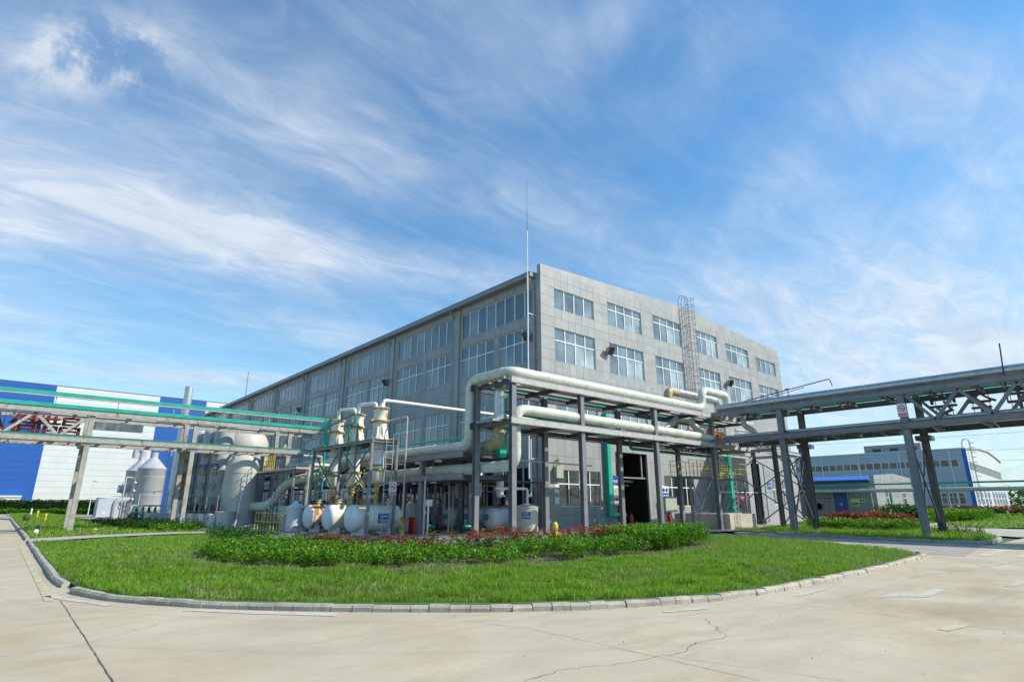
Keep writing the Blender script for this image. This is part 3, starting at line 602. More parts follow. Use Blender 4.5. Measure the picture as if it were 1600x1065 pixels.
b = MB().m('boxgg'); b.box(.95, 1.55, -.32, -.01, 3.3, 4.05); b.box(.93, 1.57, -.34, -.3, 3.28, 4.07); b.m('wire'); b.tube([(1.1,-.15,4.05),(1.15,-.2,4.5),(1.35,-.1,4.6),(1.4,-.12,4.05)], .03, .1, 6); b.build('junction_box', None, None, 'small grey junction box with looping cables beside the first ground-floor window', 'box')
b = MB().m('signw'); b.box(6.75, 7.95, -.36, -.05, 1.55, 2.9); b.m('beamlt'); b.lathe((7.05, -.38, 2.55), [(0, .24), (.03, .24)], 'y', 16); b.lathe((7.6, -.38, 2.6), [(0, .18), (.03, .18)], 'y', 16); b.m('signr').box(6.85, 7.2, -.375, -.36, 1.85, 2.05); b.m('signk').box(7.4, 7.85, -.375, -.36, 1.85, 2.05)
text_mesh('消火栓', .16, (7.62, -.382, 2.58), (1,0,0), (0,0,1), 'signk', b); b.build('alarm_panel', None, None, 'cream control panel with two round dials right of the green duct', 'panel')
b = MB().m('greenlt'); b.box(6.25, 6.62, -.36, -.02, 1.0, 8.2); b.box(6.25, 8.1, -.36, -.02, .76, 1.0)
b.build('cable_duct', None, None, 'green upright cable duct with a foot turning right on the lit factory end wall', 'duct')
b = MB().m('signw'); b.box(13.0, 13.35, -.05, -.03, 2.35, 3.1); b.m('signg').box(12.75, 13.05, -.06, -.04, 2.3, 2.9); b.m('signw').box(12.7, 14.05, -.045, -.03, 2.25, 3.0)
for k, c in enumerate(('signy', 'blue', 'blue')): b.m(c).lathe((12.95+.42*k, -.055, 2.7), [(-.012, .16), (0, .16)], 'y', 14)
b.m('signg').box(12.75, 13.15, -.055, -.045, 2.3, 2.48); b.m('blue').box(13.2, 14.0, -.055, -.045, 2.3, 2.48); b.build('safety_sign', None, None, 'white safety sign with yellow and blue round symbols right of the dark doorway', 'sign')
b = MB().m('boxgg'); b.box(12.8, 14.35, -.55, -.1, 1.0, 2.15); b.box(12.75, 14.4, -.6, -.05, 2.15, 2.2); b.m('blue').box(12.75, 14.4, -.606, -.6, 2.12, 2.2); b.build('cabinet', None, None, 'pale grey wall cabinet with a blue top edge below the safety sign', 'cabinet')
def extinguisher(x, y, z, label):
    b = MB().m('red'); b.lathe((x, y, z), [(0, .13), (.02, .15), (.62, .15), (.72, .09), (.76, .04), (.84, .04)], seg=14); t = thing('fire_extinguisher', label, 'extinguisher', (x, y, z)); b.build('cylinder', 'red', t)
    b = MB().m('dark'); b.tube([(x, y, z+.8), (x+.12, y-.05, z+.86), (x+.22, y-.05, z+.5), (x+.2, y-.05, z+.2)], .02, .1, 6); b.bar((x-.1, y, z+.88), (x+.14, y, z+.92), .04, .04); b.build('hose', 'dark', t)
extinguisher(12.0, -1.3, .12, 'red fire extinguisher standing at the right edge of the dark doorway')
extinguisher(12.35, -1.15, .12, 'second red extinguisher half hidden behind its neighbour at the doorway')
extinguisher(8.15, -.7, .12, 'red extinguisher under the foot of the green wall duct')

# ------------------------------------------------------------------ pipe racks
def rack(name, label, axis, c0, c1, posts, ext, zt, zm, pm, bm, truss=(), post_sz=.26, trays=True, base=0., cross=2.0, darkback=True):
    """axis 'x' or 'y': beams run along it; c0/c1 the two lines across; posts positions along; ext=(start,end)"""
    f = (lambda a, c, z: (a, c, z)) if axis == 'x' else (lambda a, c, z: (c, a, z))
    o = f(posts[0], c0, 0); t = thing(name, label, 'pipe rack', (o[0], o[1], 0)); s = post_sz
    for c in (c0, c1):
        for a in posts:
            b = MB().m(pm if c == c0 else ('steeld' if darkback and pm == 'steel' else pm)); b.ibeam(f(a, c, base), f(a, c, zt-.02), s, s, .02, up=(0, 1, 0) if axis == 'x' else (1, 0, 0)); q = f(a, c, 0)  # back posts get a darker steel, shade put into the colour
            b.box(q[0]-s*.8, q[0]+s*.8, q[1]-s*.8, q[1]+s*.8, base, base+.03); b.build('post', pm, t)
    for z, h in ((zt-.15, .3), (zm-.15, .3)):
        for c in (c0, c1):
            b = MB().m(bm if c == c0 else 'steeld' if pm == 'steel' else pm); sg = (1 if c == c1 else -1)*(1 if c1 > c0 else -1); cc = c + .16*sg  # back beams darker too, their shade put into the colour
            b.ibeam(f(ext[0], cc, z), f(ext[1], cc, z), .16, h, .02); p_ = f(ext[0]+.003, cc+.06*sg, z-h/2+.03); q_ = f(ext[1]-.003, cc+.068*sg, z+h/2-.03); b.box(p_[0], q_[0], p_[1], q_[1], p_[2], q_[2]); b.build('beam', bm, t)
        a = ext[0]+.3
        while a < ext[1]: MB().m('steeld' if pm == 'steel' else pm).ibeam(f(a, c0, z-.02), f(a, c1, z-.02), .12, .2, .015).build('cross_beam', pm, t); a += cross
        if trays:
            w = (c1-c0)
            for k0, k1 in ((.12, .30), (.42, .56), (.68, .88)):
                b = MB().m('green' if z > zm and k0 > .5 and axis == 'y' else 'beamlt')
                A = f(ext[0], c0+w*k0, z+.10); B = f(ext[1], c0+w*k1, z+.12); b.box(A[0], B[0], A[1], B[1], A[2], B[2])
                for kk in (k0, k1):
                    A = f(ext[0], c0+w*kk-.01, z+.12); B = f(ext[1], c0+w*kk+.01, z+.22); b.box(A[0], B[0], A[1], B[1], A[2], B[2])
                b.build('cable_tray', 'green', t)
    for c in (c0, c1):
        for seq in truss:
            b = MB().m(pm)
            for (a0, lo) , (a1, l1) in zip(seq, seq[1:]):
                b.bar(f(a0, c, zm+.02 if lo else zt-.32), f(a1, c, zm+.02 if l1 else zt-.32), .15, .15)
            b.build('truss', pm, t)
    return t
rc = rack('pipe_rack', 'dark grey steel pipe rack along the lit end wall of the factory', 'x', -7.8, -5.1, [-9.5, -4.8, 1.6, 7.95], (-9.75, 13.5), 7.35, 5.45, 'steel', 'beamlt', cross=3.2, darkback=False)
zz_ = [(-18.95, 1 == 0)]
tr = []; y = -18.9; lo = False
while y > -40: tr.append((y, lo)); y -= 1.12; lo = not lo
rr = rack('pipe_rack', 'long grey pipe rack leaving the frame on the right, with a truss span', 'y', 8.0, 11.0, [-12.35, -18.7], (-44, -7.9), 7.4, 5.65, 'steel', 'steel', truss=[tr], post_sz=.32, trays=True)
for y0 in (-12.35, -18.7):
    MB().bar((11.1, y0, .2), (8.1, y0, 4.9), .07, .07).build('brace', 'steeld', rr); MB().bar((8.1, y0+.08, .2), (11.1, y0+.08, 4.9), .07, .07).build('brace', 'steeld', rr); MB().box(10.6, 11.5, y0-.35, y0+.35, 4.95, 5.2).build('bracket', 'steeld', rr)
for y0 in np.arange(-30, -8, 2.4): MB().bar((8.0, y0, 7.1), (9.0, y0, 6.9), .05, .08).build('bracket', 'steel', rr); MB().bar((8.0, y0+.6, 5.35), (9.3, y0+.6, 5.2), .05, .08).build('bracket', 'steel', rr)
MB().m('concrete').box(7.6, 8.5, -19.2, -18.3, -.05, .12).build('footing', 'concrete', rr)
tl = []; x = -23.5; lo = False
while x > -40: tl.append((x, lo)); x -= 1.24; lo = not lo
rl = rack('pipe_rack', 'weathered grey and rusty pipe rack with green trays crossing the lawn on the left', 'x', 14.9, 17.6, [-23.3, -17.65, -11.4], (-44, -8.6), 7.0, 5.4, 'oldsteel', 'oldsteel', truss=[tl], trays=False, post_sz=.26, cross=2.8)
b = MB().m('green'); b.box(-44, -8.6, 14.62, 14.9, 7.02, 7.24); b.build('cable_tray', 'green', rl)
b = MB().m('green'); b.box(-44, -8.2, 14.66, 14.9, 7.72, 7.92); b.m('beamlt').box(-44, -8.2, 14.68, 14.88, 7.64, 7.718)
for x in np.arange(-43.5, -9, 3.05): b.m('oldsteel').bar((x, 14.8, 7.24), (x, 14.8, 7.64), .05, .05)
b.build('cable_tray', 'green', rl)
b = MB().m('greenpipe'); b.box(-44, -8.6, 14.66, 14.92, 5.402, 5.50); b.build('cable_tray', 'green', rl)
b = MB().m('green'); b.box(-8.9, -8.55, 14.6, 15.0, 3.9, 7.9); b.build('cable_tray', 'green', rl)
for x in (-23.3, -17.65, -11.4): MB().box(x-.28, x+.28, 14.75, 17.75, 4.95, 5.09).build('bracket', 'oldsteel', rl)
# rack running beside the long facade
ry = rack('pipe_rack', 'low grey pipe rack beside the long shaded facade carrying the two cream pipes', 'y', -10.0, -7.4, [-1.1, 6, 12, 18, 26], (-5.0, 40), 4.1, 3.05, 'steel', 'steel', trays=False)
b = MB().m('boxgg'); b.box(-8.2, -7.6, -4.5, 40, 4.12, 4.3); b.m('green').box(-7.4, -6.9, -4.6, 40, 4.14, 4.34); b.build('cable_tray', 'green', ry)

# ------------------------------------------------------------------ large insulated pipes
def pipe(name, pts, r, mk, label, fil=.6, seg=18, ring=0., flanges=(), parent=None):
    b = MB().m(mk); b.tube(pts, r, fil, seg, ring=ring); return b.build(name, mk, None, label, 'pipe')
pipe('insulated_pipe', [(-9.5,40,4.40),(-9.5,-4.55,4.40),(-9.5,-4.55,7.66),(-9.5,-7.65,7.66),(7.35,-7.65,7.66),(7.35,-7.65,8.95),(10.6,-7.65,8.95),(10.6,-7.65,7.9)], .26, 'cream', 'upper cream pipe climbing the near corner and running along the rack top', .62, ring=2.6)
pipe('insulated_pipe', [(-9.05,40,3.32),(-9.05,-7.5,3.32),(-9.05,-7.5,5.92),(-7.5,-7.62,5.92),(8.2,-7.65,5.78)], .255, 'cream', 'lower cream insulated pipe with a U-shaped rise at the near rack post', .62, ring=2.8)
b = MB().m('silver'); b.tube([(-8.88,40,4.45),(-8.88,-5.2,4.45),(-8.88,-6.1,4.45),(-8.88,-6.1,5.4)], .27, .55, 18); b.tube([(-8.88,-6.1,5.4),(-8.88,-6.1,7.50),(-7.6,-6.6,7.50),(5.0,-6.6,7.50),(5.0,-6.6,8.2)], .27, .5, 18, ring=1.0); b.m('silverr'); b.tube([(5.0,-6.6,7.7),(5.0,-6.6,8.75),(6.2,-6.6,8.75)], .275, .62, 18); b.tube([(-8.88,-5.3,4.45),(-8.88,-6.1,4.45),(-8.88,-6.1,5.2)], .28, .55, 18); b.m('silver'); b.tube([(5.9,-6.6,8.75),(11.3,-6.6,8.75),(11.3,-6.6,7.7)], .27, .6, 18, ring=1.)
b.build('insulated_pipe', None, None, 'silver pipe with a rusty yellow elbow looping behind the cream pipe', 'pipe')
pipe('insulated_pipe', [(1.5,-5.9,6.1),(5.2,-5.9,6.1),(6.6,-6.1,7.1),(7.3,-6.6,7.05),(8.0,-7.2,5.85)], .22, 'cream', 'short angled cream pipe kinked over the lower pipe near the rack junction', .3)
pipe('green_pipe', [(-8,-5.6,6.1),(2.0,-5.4,5.9),(2.6,-5.2,5.8),(2.6,-5.2,4.95),(12,-5.2,4.95)], .10, 'greenpipe', 'dark green pipe stepping down under the rack and passing over the doorway', .2, 12)
b = MB().m('silver'); b.tube([(8.35,-44,7.72),(8.35,-8.2,7.72)], .24, 0, 16, ring=3.); b.tube([(9.1,-44,7.62),(9.1,-8,7.62)], .14, 0, 12); b.build('insulated_pipe', None, None, 'long silver clad pipe lying on top of the right-hand rack', 'pipe')
b = MB().m('silver'); b.tube([(8.3,-44,5.78),(8.3,-8.4,5.78)], .11, 0, 12); b.build('insulated_pipe', None, None, 'thin silver clad pipe on the lower deck of the right-hand rack', 'pipe')
b = MB().m('cream'); b.tube([(9.6,-44,5.85),(9.6,-8.4,5.85)], .09, 0, 10); b.tube([(10.2,-44,5.82),(10.2,-8.4,5.82)], .07, 0, 10); b.build('insulated_pipe', None, None, 'pair of thin cream pipes at the back of the right-hand rack lower deck', 'pipe')
b = MB().m('silver'); b.tube([(9.6,-9.2,7.3),(9.6,-9.2,6.6),(9.9,-9.9,6.1)], .17, .3, 12, ring=.25); b.build('pipe_elbow', None, None, 'short ribbed silver elbow hanging below the top deck at the rack junction', 'pipe')
b = MB().m('wire'); b.tube([(9.2,-9.5,8.1),(9.2,-15.0,8.75),(9.2,-15.1,8.3)], .03, .1, 6); b.tube([(9.2,-9.5,7.9),(9.2,-13.5,8.45)], .02, 0, 6)
b.build('handrail', None, None, 'thin slanting rail above the top of the right-hand rack', 'rail')
b = MB().m('oldsteel'); b.lathe((9.0,-12.6,7.7), [(0,.12),(.06,.16),(.1,.07),(.32,.06),(.34,.12),(.38,.12),(.4,.03),(.75,.03)], seg=12); b.lathe((9.0,-12.6,8.45), [(0,.2),(.03,.2)], seg=14); b.build('valve', None, None, 'rusty hand-wheel valve standing up on top of the right-hand rack', 'valve')
b = MB().m('dark'); b.tube([(8.1,-22.9,6.2),(8.1,-23.1,9.0)], .03, 0, 6); b.build('rod', None, None, 'thin dark rod leaning above the right-hand rack near the frame edge', 'rod')
# pipework clutter at the junction: orange valves and thin bends
for gi, (n, col, lab, spread) in enumerate(((14, 'orange', 'rust-orange valve manifold pipe on the rack junction deck', .9), (10, 'white', 'thin pale pipe bend on the rack junction deck', 1.0))):
    for k in range(n):
        x0 = 8.6+random.random()*(3.2 if gi == 0 else 6.5); y0 = -7.4+random.random()*2.0-(gi*.6); z0 = 5.62
        h = random.uniform(.35, .95); L_ = random.uniform(.7, 2.2); b = MB().m(col)
        b.tube([(x0, y0, z0), (x0, y0, z0+h), (x0+L_, y0, z0+h), (x0+L_, y0, z0)], random.choice((.05, .07, .09)) if gi == 0 else .04, .12, 8)
        if gi == 0: b.lathe((x0+L_*.5, y0, z0+h-.12), [(0,.1),(.24,.1)], seg=8); b.m('dark').lathe((x0+L_*.5, y0, z0+h+.25), [(0,.12),(.02,.12)], seg=10); b.tube([(x0+L_*.5, y0, z0+h),(x0+L_*.5, y0, z0+h+.26)], .02, 0, 5)
        b.build('valve_pipe' if gi == 0 else 'thin_pipe', None, None, lab, 'pipe', 'pipework on the rack junction deck')
# green ducts behind the near corner
b = MB().m('greenlt'); b.box(-7.9, -7.45, -5.0, -4.6, 3.9, 7.2); b.box(-7.9, -7.45, -4.6, 6, 4.36, 4.6); b.build('cable_duct', None, None, 'bright green upright duct inside the near corner of the racks', 'duct')
b = MB().m('green'); b.box(-9.5, 8.5, -5.0, -4.7, 7.36, 7.52); b.m('beamlt').box(-9.5, 8.5, -4.69, -4.2, 7.36, 7.4); b.build('cable_tray', None, None, 'green cable tray running along the back edge of the rack top', 'tray')
for k, (x, z) in enumerate(((-7.0, 5.35), (-6.7, 5.05), (-6.4, 4.8), (-6.1, 4.65))):
    b = MB().m('green'); b.tube([(x, -1.5+k*.5, z-.3), (x, -1.5+k*.5, z), (x, 26, z)], .055, .15, 8); b.build('green_pipe', None, None, 'thin green pipe in the bundle running along the long facade', 'pipe', 'thin green pipes along the facade')
b = MB().m('white'); b.tube([(-11.75,.35,6.55),(-11.75,.35,7.08),(-8.4,.35,7.08),(-.2,.35,7.08)], .09, .18, 12); b.build('vent_pipe', None, None, 'long white pipe from the nearest condenser top to the factory wall', 'pipe')
b = MB().m('beamlt'); b.tube([(-11.0,-1.0,.3),(-11.0,-1.0,6.1),(-11.3,.4,6.0),(-11.5,2.2,6.25)], .045, .15, 8); b.m('flange').lathe((-11.0,-1.0,0), [(0,.14),(.1,.2),(.2,.12),(.5,.16),(.55,.2),(.62,.1),(.9,.14),(1.0,.06)], seg=12); b.build('vent_pipe', None, None, 'thin cream standpipe on a rusty valve right of the condenser frame', 'pipe')
b = MB().m('beamlt'); b.tube([(-10.3,-1.9,.0),(-10.3,-1.9,2.95),(-6.5,-1.9,2.95)], .05, .2, 8); b.build('thin_pipe', None, None, 'thin grey pipe bending right under the lower cream pipe', 'pipe')
b = MB().m('white'); b.tube([(-10.25,-2.2,.0),(-10.25,-2.2,1.75)], .045, 0, 8); b.build('marker_post', None, None, 'short white post in front of the process vessels', 'post')
b = MB().m('beamlt'); b.bar((-6.9,-5.0,3.8), (-.9,-5.0,3.75), .08, .08); b.build('rail', None, None, 'pale horizontal rail between the near rack posts and the factory corner', 'rail')
b = MB().m('greenlt'); b.lathe((-.16,1.1,2.35), [(0,.24),(.03,.24)], 'x', 18); b.build('disc_sign', None, None, 'small green disc fixed low on the factory corner', 'sign')

# ------------------------------------------------------------------ condenser frame with three stacked condensers
fr = thing('condenser_stand', 'grey steel frame with a narrow platform around the three white condensers', 'frame', (-12.0, 3.2, 0))
FX0, FX1, FY0, FY1, FZ = -12.7, -11.25, -.5, 6.9, 4.85
for x in (FX0, FX1):
    for y in (FY0, 3.2, FY1):
        if x == FX1 and y == 3.2: continue
        b = MB().m('steel'); b.box(x-.065, x+.065, y-.065, y+.065, 0, FZ-.08); b.build('post', 'steel', fr)
b = MB().m('steeld'); b.box(FX0-.1, FX1+.1, FY0-.1, FY1+.1, FZ-.03, FZ); b.m('steel')
for (x0,y0,x1,y1) in ((FX0,FY0,FX0,FY1),(FX1,FY0,FX1,FY1)): b.box(x0-.06, x1+.06, y0-.1, y1+.1, FZ-.16, FZ-.035)
for y in (FY0, 1.9, 4.5, FY1): b.box(FX0-.1, FX1+.1, y-.05, y+.05, FZ-.15, FZ-.036)
b.build('platform', 'steeld', fr)
X = FX0+.02
for p, q in (((FX0,FY0,2.3),(FX0,FY1,2.3)), ((FX0,FY0,2.6),(FX1,FY0,2.6)), ((X,.2,2.4),(X,1.4,3.1)), ((X,FY0,4.6),(X,3.2,2.1)), ((X,FY0,2.1),(X,3.2,4.6)), ((X,3.2,4.6),(X,FY1,1.8)), ((X,3.2,1.8),(X,FY1,4.6)), ((X,3.2,1.9),(X,FY0,3.2))): MB().m('yellow' if p == (X,.2,2.4) else 'steel').bar(p, q, .06, .06).build('brace', 'steel', fr)
b = MB().m('beamlt')
for x in (-11.95, -11.55): b.tube([(x, FY0-.12, .1), (x, FY0-.12, 5.1)], .02, 0, 6)
for z in np.arange(.4, 5, .32): b.tube([(-11.95, FY0-.12, z), (-11.55, FY0-.12, z)], .012, 0, 5)
b.build('ladder', 'beamlt', fr)
CY = (.35, 3.1, 5.75)
LBL = ('nearest', 'middle', 'farthest')
for k, y in enumerate(CY):
    dz = (.0, -.05, -.1)[k]; x = -11.85
    t = thing('condenser', ('nearest white condenser, standing right-most in the frame with yellowed flanges', 'middle white condenser of the frame with a green pipe loop and rusty neck', 'left-most white condenser in the frame, partly behind the diagonal braces')[k], 'condenser', (x, y, 0), 'stacked white condensers')
    b = MB().m('tank'); b.lathe((x,y,dz), [(2.62,.1),(2.68,.28),(2.8,.37),(3.3,.38)]); b.build('lower_bowl', 'tank', t)
    b = MB().m('white'); b.lathe((x,y,dz), [(3.42,.30),(4.85,.30),(5.15,.30)]); b.m('wire').lathe((x,y,dz+4.4), [(0,.335),(.02,.335)]); b.build('column', 'white', t)
    b = MB().m('tank'); b.lathe((x,y,dz), [(4.9,.47),(4.93,.47),(5.25,.33),(5.6,.31),(5.85,.36)]); 
    for a in np.arange(0, 6.28, .785): b.bar((x+.45*math.cos(a), y+.45*math.sin(a), 4.95+dz), (x+.34*math.cos(a), y+.34*math.sin(a), 5.6+dz), .015, .09)
    b.build('skirt', 'tank', t)
    b = MB().m('tank'); b.lathe((x,y,dz), [(5.95,.38),(6.1,.33),(6.35,.33),(6.5,.38),(6.56,.39)]); b.lathe((x,y,dz), [(6.62,.39),(6.68,.3),(6.72,.1),(6.9,.09)]); b.build('top_head', 'tank', t)
    for z in (3.32, 5.87, 6.56):
        b = MB().m('flange'); b.lathe((x,y,z+dz), [(0,.45),(.06,.45)], seg=24)
        for a in np.arange(0, 6.28, .42): b.lathe((x+.41*math.cos(a), y+.41*math.sin(a), z+dz-.04), [(0,.022),(.14,.022)], seg=6)
        b.build('flange', 'flange', t)
    b = MB().m('flange'); b.tube([(x,y,1.45),(x,y,2.66+dz)], .11, 0, 12)
    for z in (1.6, 1.9, 2.2, 2.5): b.lathe((x,y,z), [(0,.17),(.05,.17)], seg=14)
    b.build('neck', 'flange', t)
    b = MB().m('orange'); b.lathe((x-.58,y-.0,3.62+dz), [(0,.1),(.3,.1)], 'x', 12); b.lathe((x-.6,y,3.62+dz), [(0,.15),(.04,.15)], 'x', 14); b.build('nozzle', 'orange', t); b = MB().m('orange'); b.lathe((x-.62,y,5.9+dz), [(0,.1),(.3,.1)], 'x', 12); b.build('nozzle', 'orange', t)
for k in (1, 2):
    y = CY[k]; b = MB().m('white'); b.tube([(-11.85,y,6.7),(-11.85,y,7.15),(-11.35,y-1.15,7.15),(-11.35,y-1.15,2.9),(-11.7,y-1.6,2.6)], .1, .16, 12)
    b.build('vent_pipe', None, None, 'white return pipe looping from the %s condenser top down behind the frame' % ('middle' if k == 1 else 'left-most'), 'pipe')
b = MB().m('greenpipe'); b.tube([(-12.3,3.1,5.95),(-12.55,2.0,5.95),(-12.55,2.0,6.5),(-12.55,5.2,6.1),(-12.55,5.2,5.85)], .05, .12, 8); b.tube([(-12.75,3.3,5.85),(-12.75,2.2,5.85),(-12.75,2.2,3.4),(-12.75,3.2,3.3),(-12.75,5.4,3.3)], .05, .15, 8); b.tube([(-12.6,1.5,5.85),(-12.6,1.5,3.4)], .05, 0, 8); b.tube([(-12.4,.35,3.55),(-12.4,-1.1,3.5)], .05, 0, 8)
b.build('green_pipe', None, None, 'dark green cooling pipe looping around the condensers in the frame', 'pipe')
for k, y in enumerate(CY):
    x0, x1, r, zc = -13.1, -10.7, .66, .92
    t = thing('storage_tank', ('nearest horizontal tank under the condensers, cream with yellow stains and a blue label', 'middle horizontal white tank under the condensers', 'left-most horizontal tank under the condensers with a wide rust-orange stain')[k], 'tank', ((x0+x1)/2, y, 0), 'horizontal tanks under the condensers')
    b = MB().m('tank' if k < 2 else 'tankr'); b.lathe((x0, y, zc), [(0, r), (x1-x0, r)], 'x', 32); b.m('wire').lathe((x0+.9, y, zc), [(0, r+.003), (.012, r+.003)], 'x', 32); b.build('shell', 'tank', t)
    for s, xx in ((-1, x0), (1, x1)):
        b = MB().m('whiter' if s < 0 else 'tank'); pr = [(s*.30*math.sin(a), r*1.003*math.cos(a)) for a in np.linspace(0, math.pi/2-.02, 10)]; b.lathe((xx, y, zc), pr, 'x', 32); b.build('end_cap', 'whiter', t)
    for xx in (x0+.35, x1-.45):
        b = MB().m('white'); b.box(xx-.12, xx+.12, y-.45, y+.45, .02, .42); b.build('saddle', 'white', t)
    b = MB().m('tankr'); b.lathe((x0+.5, y, zc+r-.03), [(0,.1),(.12,.1),(.13,.17),(.17,.17),(.19,.1),(.26,.1),(.27,.16),(.31,.16)], seg=12); b.build('nozzle', 'tankr', t); b = MB().m('tankr'); b.lathe((x1-.4, y, zc+r-.03), [(0,.1),(.16,.1),(.17,.16),(.21,.16),(.24,.08),(.36,.08)], seg=12); b.build('nozzle', 'tankr', t)
    if k == 0:
        b = MB().m('blue'); 
        pts = [(a, r+.012) for a in np.linspace(-.35, .35, 7)]; vs = []
        for a, q in pts:
            for xx in (-12.0, -11.35): vs.append((xx, y-q*math.cos(a), zc+q*math.sin(a)+.0))
        b.add(vs, [(i*2, i*2+1, i*2+3, i*2+2) for i in range(6)]); text_mesh('T-JR06', .17, (-11.68, y-r-.02, zc+.09), (1,0,0), (0,0,1), 'signw', b, .002, fit=.58); text_mesh('冷凝液罐', .15, (-11.68, y-r-.02, zc-.12), (1,0,0), (0,0,1), 'signw', b, .002, fit=.58); b.build('label_plate', 'blue', t)
b = MB().m('whiter'); b.lathe((-13.2, 7.6, 0), [(.35,.52),(1.35,.50),(1.4,.54),(1.45,.54),(1.62,.25),(1.7,.12),(1.8,.12)]); b.m('white'); b.box(-13.6,-12.8,7.2,8.0,.02,.34)
b.build('storage_tank', None, None, 'upright white drum with a conical lid left of the three horizontal tanks', 'tank')
def nosmoke(x, y, z, w, label, facing='y'):
    b = MB().m('signw'); b.box(x-w/2, x+w/2, y-.02, y, z, z+w*1.6); b.m('signr'); c = (x, y-.024, z+w*1.02); pr = []
    n = 24; vs = []; r0, r1 = w*.30, w*.40
    for i in range(n): a = 2*math.pi*i/n; vs += [(c[0]+r0*math.cos(a), c[1], c[2]+r0*math.sin(a)), (c[0]+r1*math.cos(a), c[1], c[2]+r1*math.sin(a))]
    b.add(vs, [(2*i, 2*i+1, (2*i+3)%(2*n), (2*i+2)%(2*n)) for i in range(n)]); b.bar((c[0]-r0*.75, c[1], c[2]+r0*.75), (c[0]+r0*.75, c[1], c[2]-r0*.75), .004, w*.09, (0,0,1))
    b.m('signk').bar((c[0]-r0*.7, c[1]+.002, c[2]-.01), (c[0]+r0*.7, c[1]+.002, c[2]-.01), .004, w*.09)
    b.m('signr').box(x-w*.44, x+w*.44, y-.024, y-.02, z+w*.08, z+w*.42); text_mesh('禁止烟火', w*.22, (x, y-.027, z+w*.25), (1,0,0), (0,0,1), 'signw', b, .001, fit=w*.8)
    if facing == 'x': b.v = [(x+(p[1]-y), y-(p[0]-x), p[2]) for p in b.v]
    return b.build('no_smoking_sign', None, None, label, 'sign')
nosmoke(FX1-.18, FY0-.1, 2.05, .42, 'white and red no-smoking sign on the right post of the condenser frame')
nosmoke(7.80, -18.7, 5.95, .42, 'white and red no-smoking sign high on the nearest right-hand rack post', 'x')
nosmoke(-11.4, 14.7, 1.95, .42, 'white and red no-smoking sign on the rusty rack post beside the ladder')
b = MB().m('signw'); b.box(-11.6, -11.2, 14.72, 14.74, 1.2, 1.92); b.m('greenlt').lathe((-11.4, 14.715, 1.6), [(-.005,.15),(0,.15)], 'y', 3); b.build('warning_sign', None, None, 'white plate with a green triangle under the sign on the rusty rack post', 'sign')

# ------------------------------------------------------------------ vessels between the facade rack and the corner
def blue_tag(b, p, right, w, t1, t2):
    p = Vector(p); r = Vector(right); n = r.cross(Vector((0,0,1))); h = w*.72
    b.m('blue').add([p-r*w/2-Vector((0,0,h/2)), p+r*w/2-Vector((0,0,h/2)), p+r*w/2+Vector((0,0,h/2)), p-r*w/2+Vector((0,0,h/2))], [(0,1,2,3)])
    text_mesh(t1, w*.27, p+n*.006+Vector((0,0,h*.18)), r, (0,0,1), 'signw', b, .001, fit=w*.85); text_mesh(t2, w*.24, p+n*.006-Vector((0,0,h*.22)), r, (0,0,1), 'signw', b, .001, fit=w*.85)
for k, y in enumerate((-.9, 1.15, 3.2)):
    x0, x1, r, zc = -5.1, -2.4, .62, .80
    t = thing('process_tank', ('horizontal grey tank with a blue label, right-most of three under the lower cream pipe', 'horizontal grey tank with a blue label, second of three under the lower cream pipe', 'horizontal grey tank with a blue label, left-most of three under the lower cream pipe')[k], 'tank', (-3.8, y, 0), 'horizontal tanks under the cream pipes')
    b = MB().m('whiter'); b.lathe((x0, y, zc), [(0, r), (x1-x0, r)], 'x', 28); b.build('shell', 'whiter', t)
    b = MB().m('whiter'); b.lathe((x0, y, zc), [(-.3*math.sin(a), r*1.003*math.cos(a)) for a in np.linspace(0, math.pi/2-.02, 9)], 'x', 28); b.build('end_cap', 'whiter', t)
    b = MB(); blue_tag(b, (x0-.36, y+.05, zc+.1), (0,-1,0), .42, 'T-JP0%d' % (k+2), '回流罐'); b.build('label_plate', 'blue', t)
    MB().box(x0+.3, x0+.55, y-.45, y+.45, .05, .4).build('saddle', 'concrete', t); MB().box(x1-.5, x1-.3, y-.45, y+.45, .05, .4).build('saddle', 'concrete', t)
    b = MB().m('rusty'); b.lathe((x0+.5, y, zc+r-.03), [(0,.08),(.15,.08),(.16,.14),(.2,.14)], seg=10); b.build('nozzle', 'rusty', t); b = MB().m('rusty'); b.lathe((x0+1.2, y, zc+r-.03), [(0,.08),(.15,.08),(.16,.14),(.2,.14)], seg=10); b.build('nozzle', 'rusty', t)
    t = thing('slim_column', ('slim white column above the right-most grey tank, with a blue label at its top', 'slim white column above the second grey tank, with a blue label at its top', 'slim white column above the left-most grey tank, with a blue label at its top')[k], 'column', (-4.8, y-.4, 0), 'slim columns above the grey tanks')
    X, Y = -4.8, y-.4; b = MB().m('whiter'); b.lathe((X, Y, 0), [(1.95,.06),(2.05,.2),(2.35,.24),(2.36,.3),(2.44,.3),(2.45,.24),(3.6,.24),(3.75,.15),(3.8,.06)], seg=20); b.build('shell', 'whiter', t)
    b = MB(); blue_tag(b, (X-.2, Y-.2, 3.3), (.7071,-.7071,0), .34, 'E-JP0%d' % (k+2), '冷凝器'); b.build('label_plate', 'blue', t)
    b = MB().m('dark'); b.tube([(X, Y, 1.4), (X, Y, 1.96)], .07, 0, 8); b.lathe((X, Y, 1.6), [(0,.12),(.04,.12)], seg=8); b.build('neck', 'dark', t)
t = thing('upright_tank', 'upright pale tank with a blue label next to the factory corner', 'tank', (-3.9, -2.6, 0))
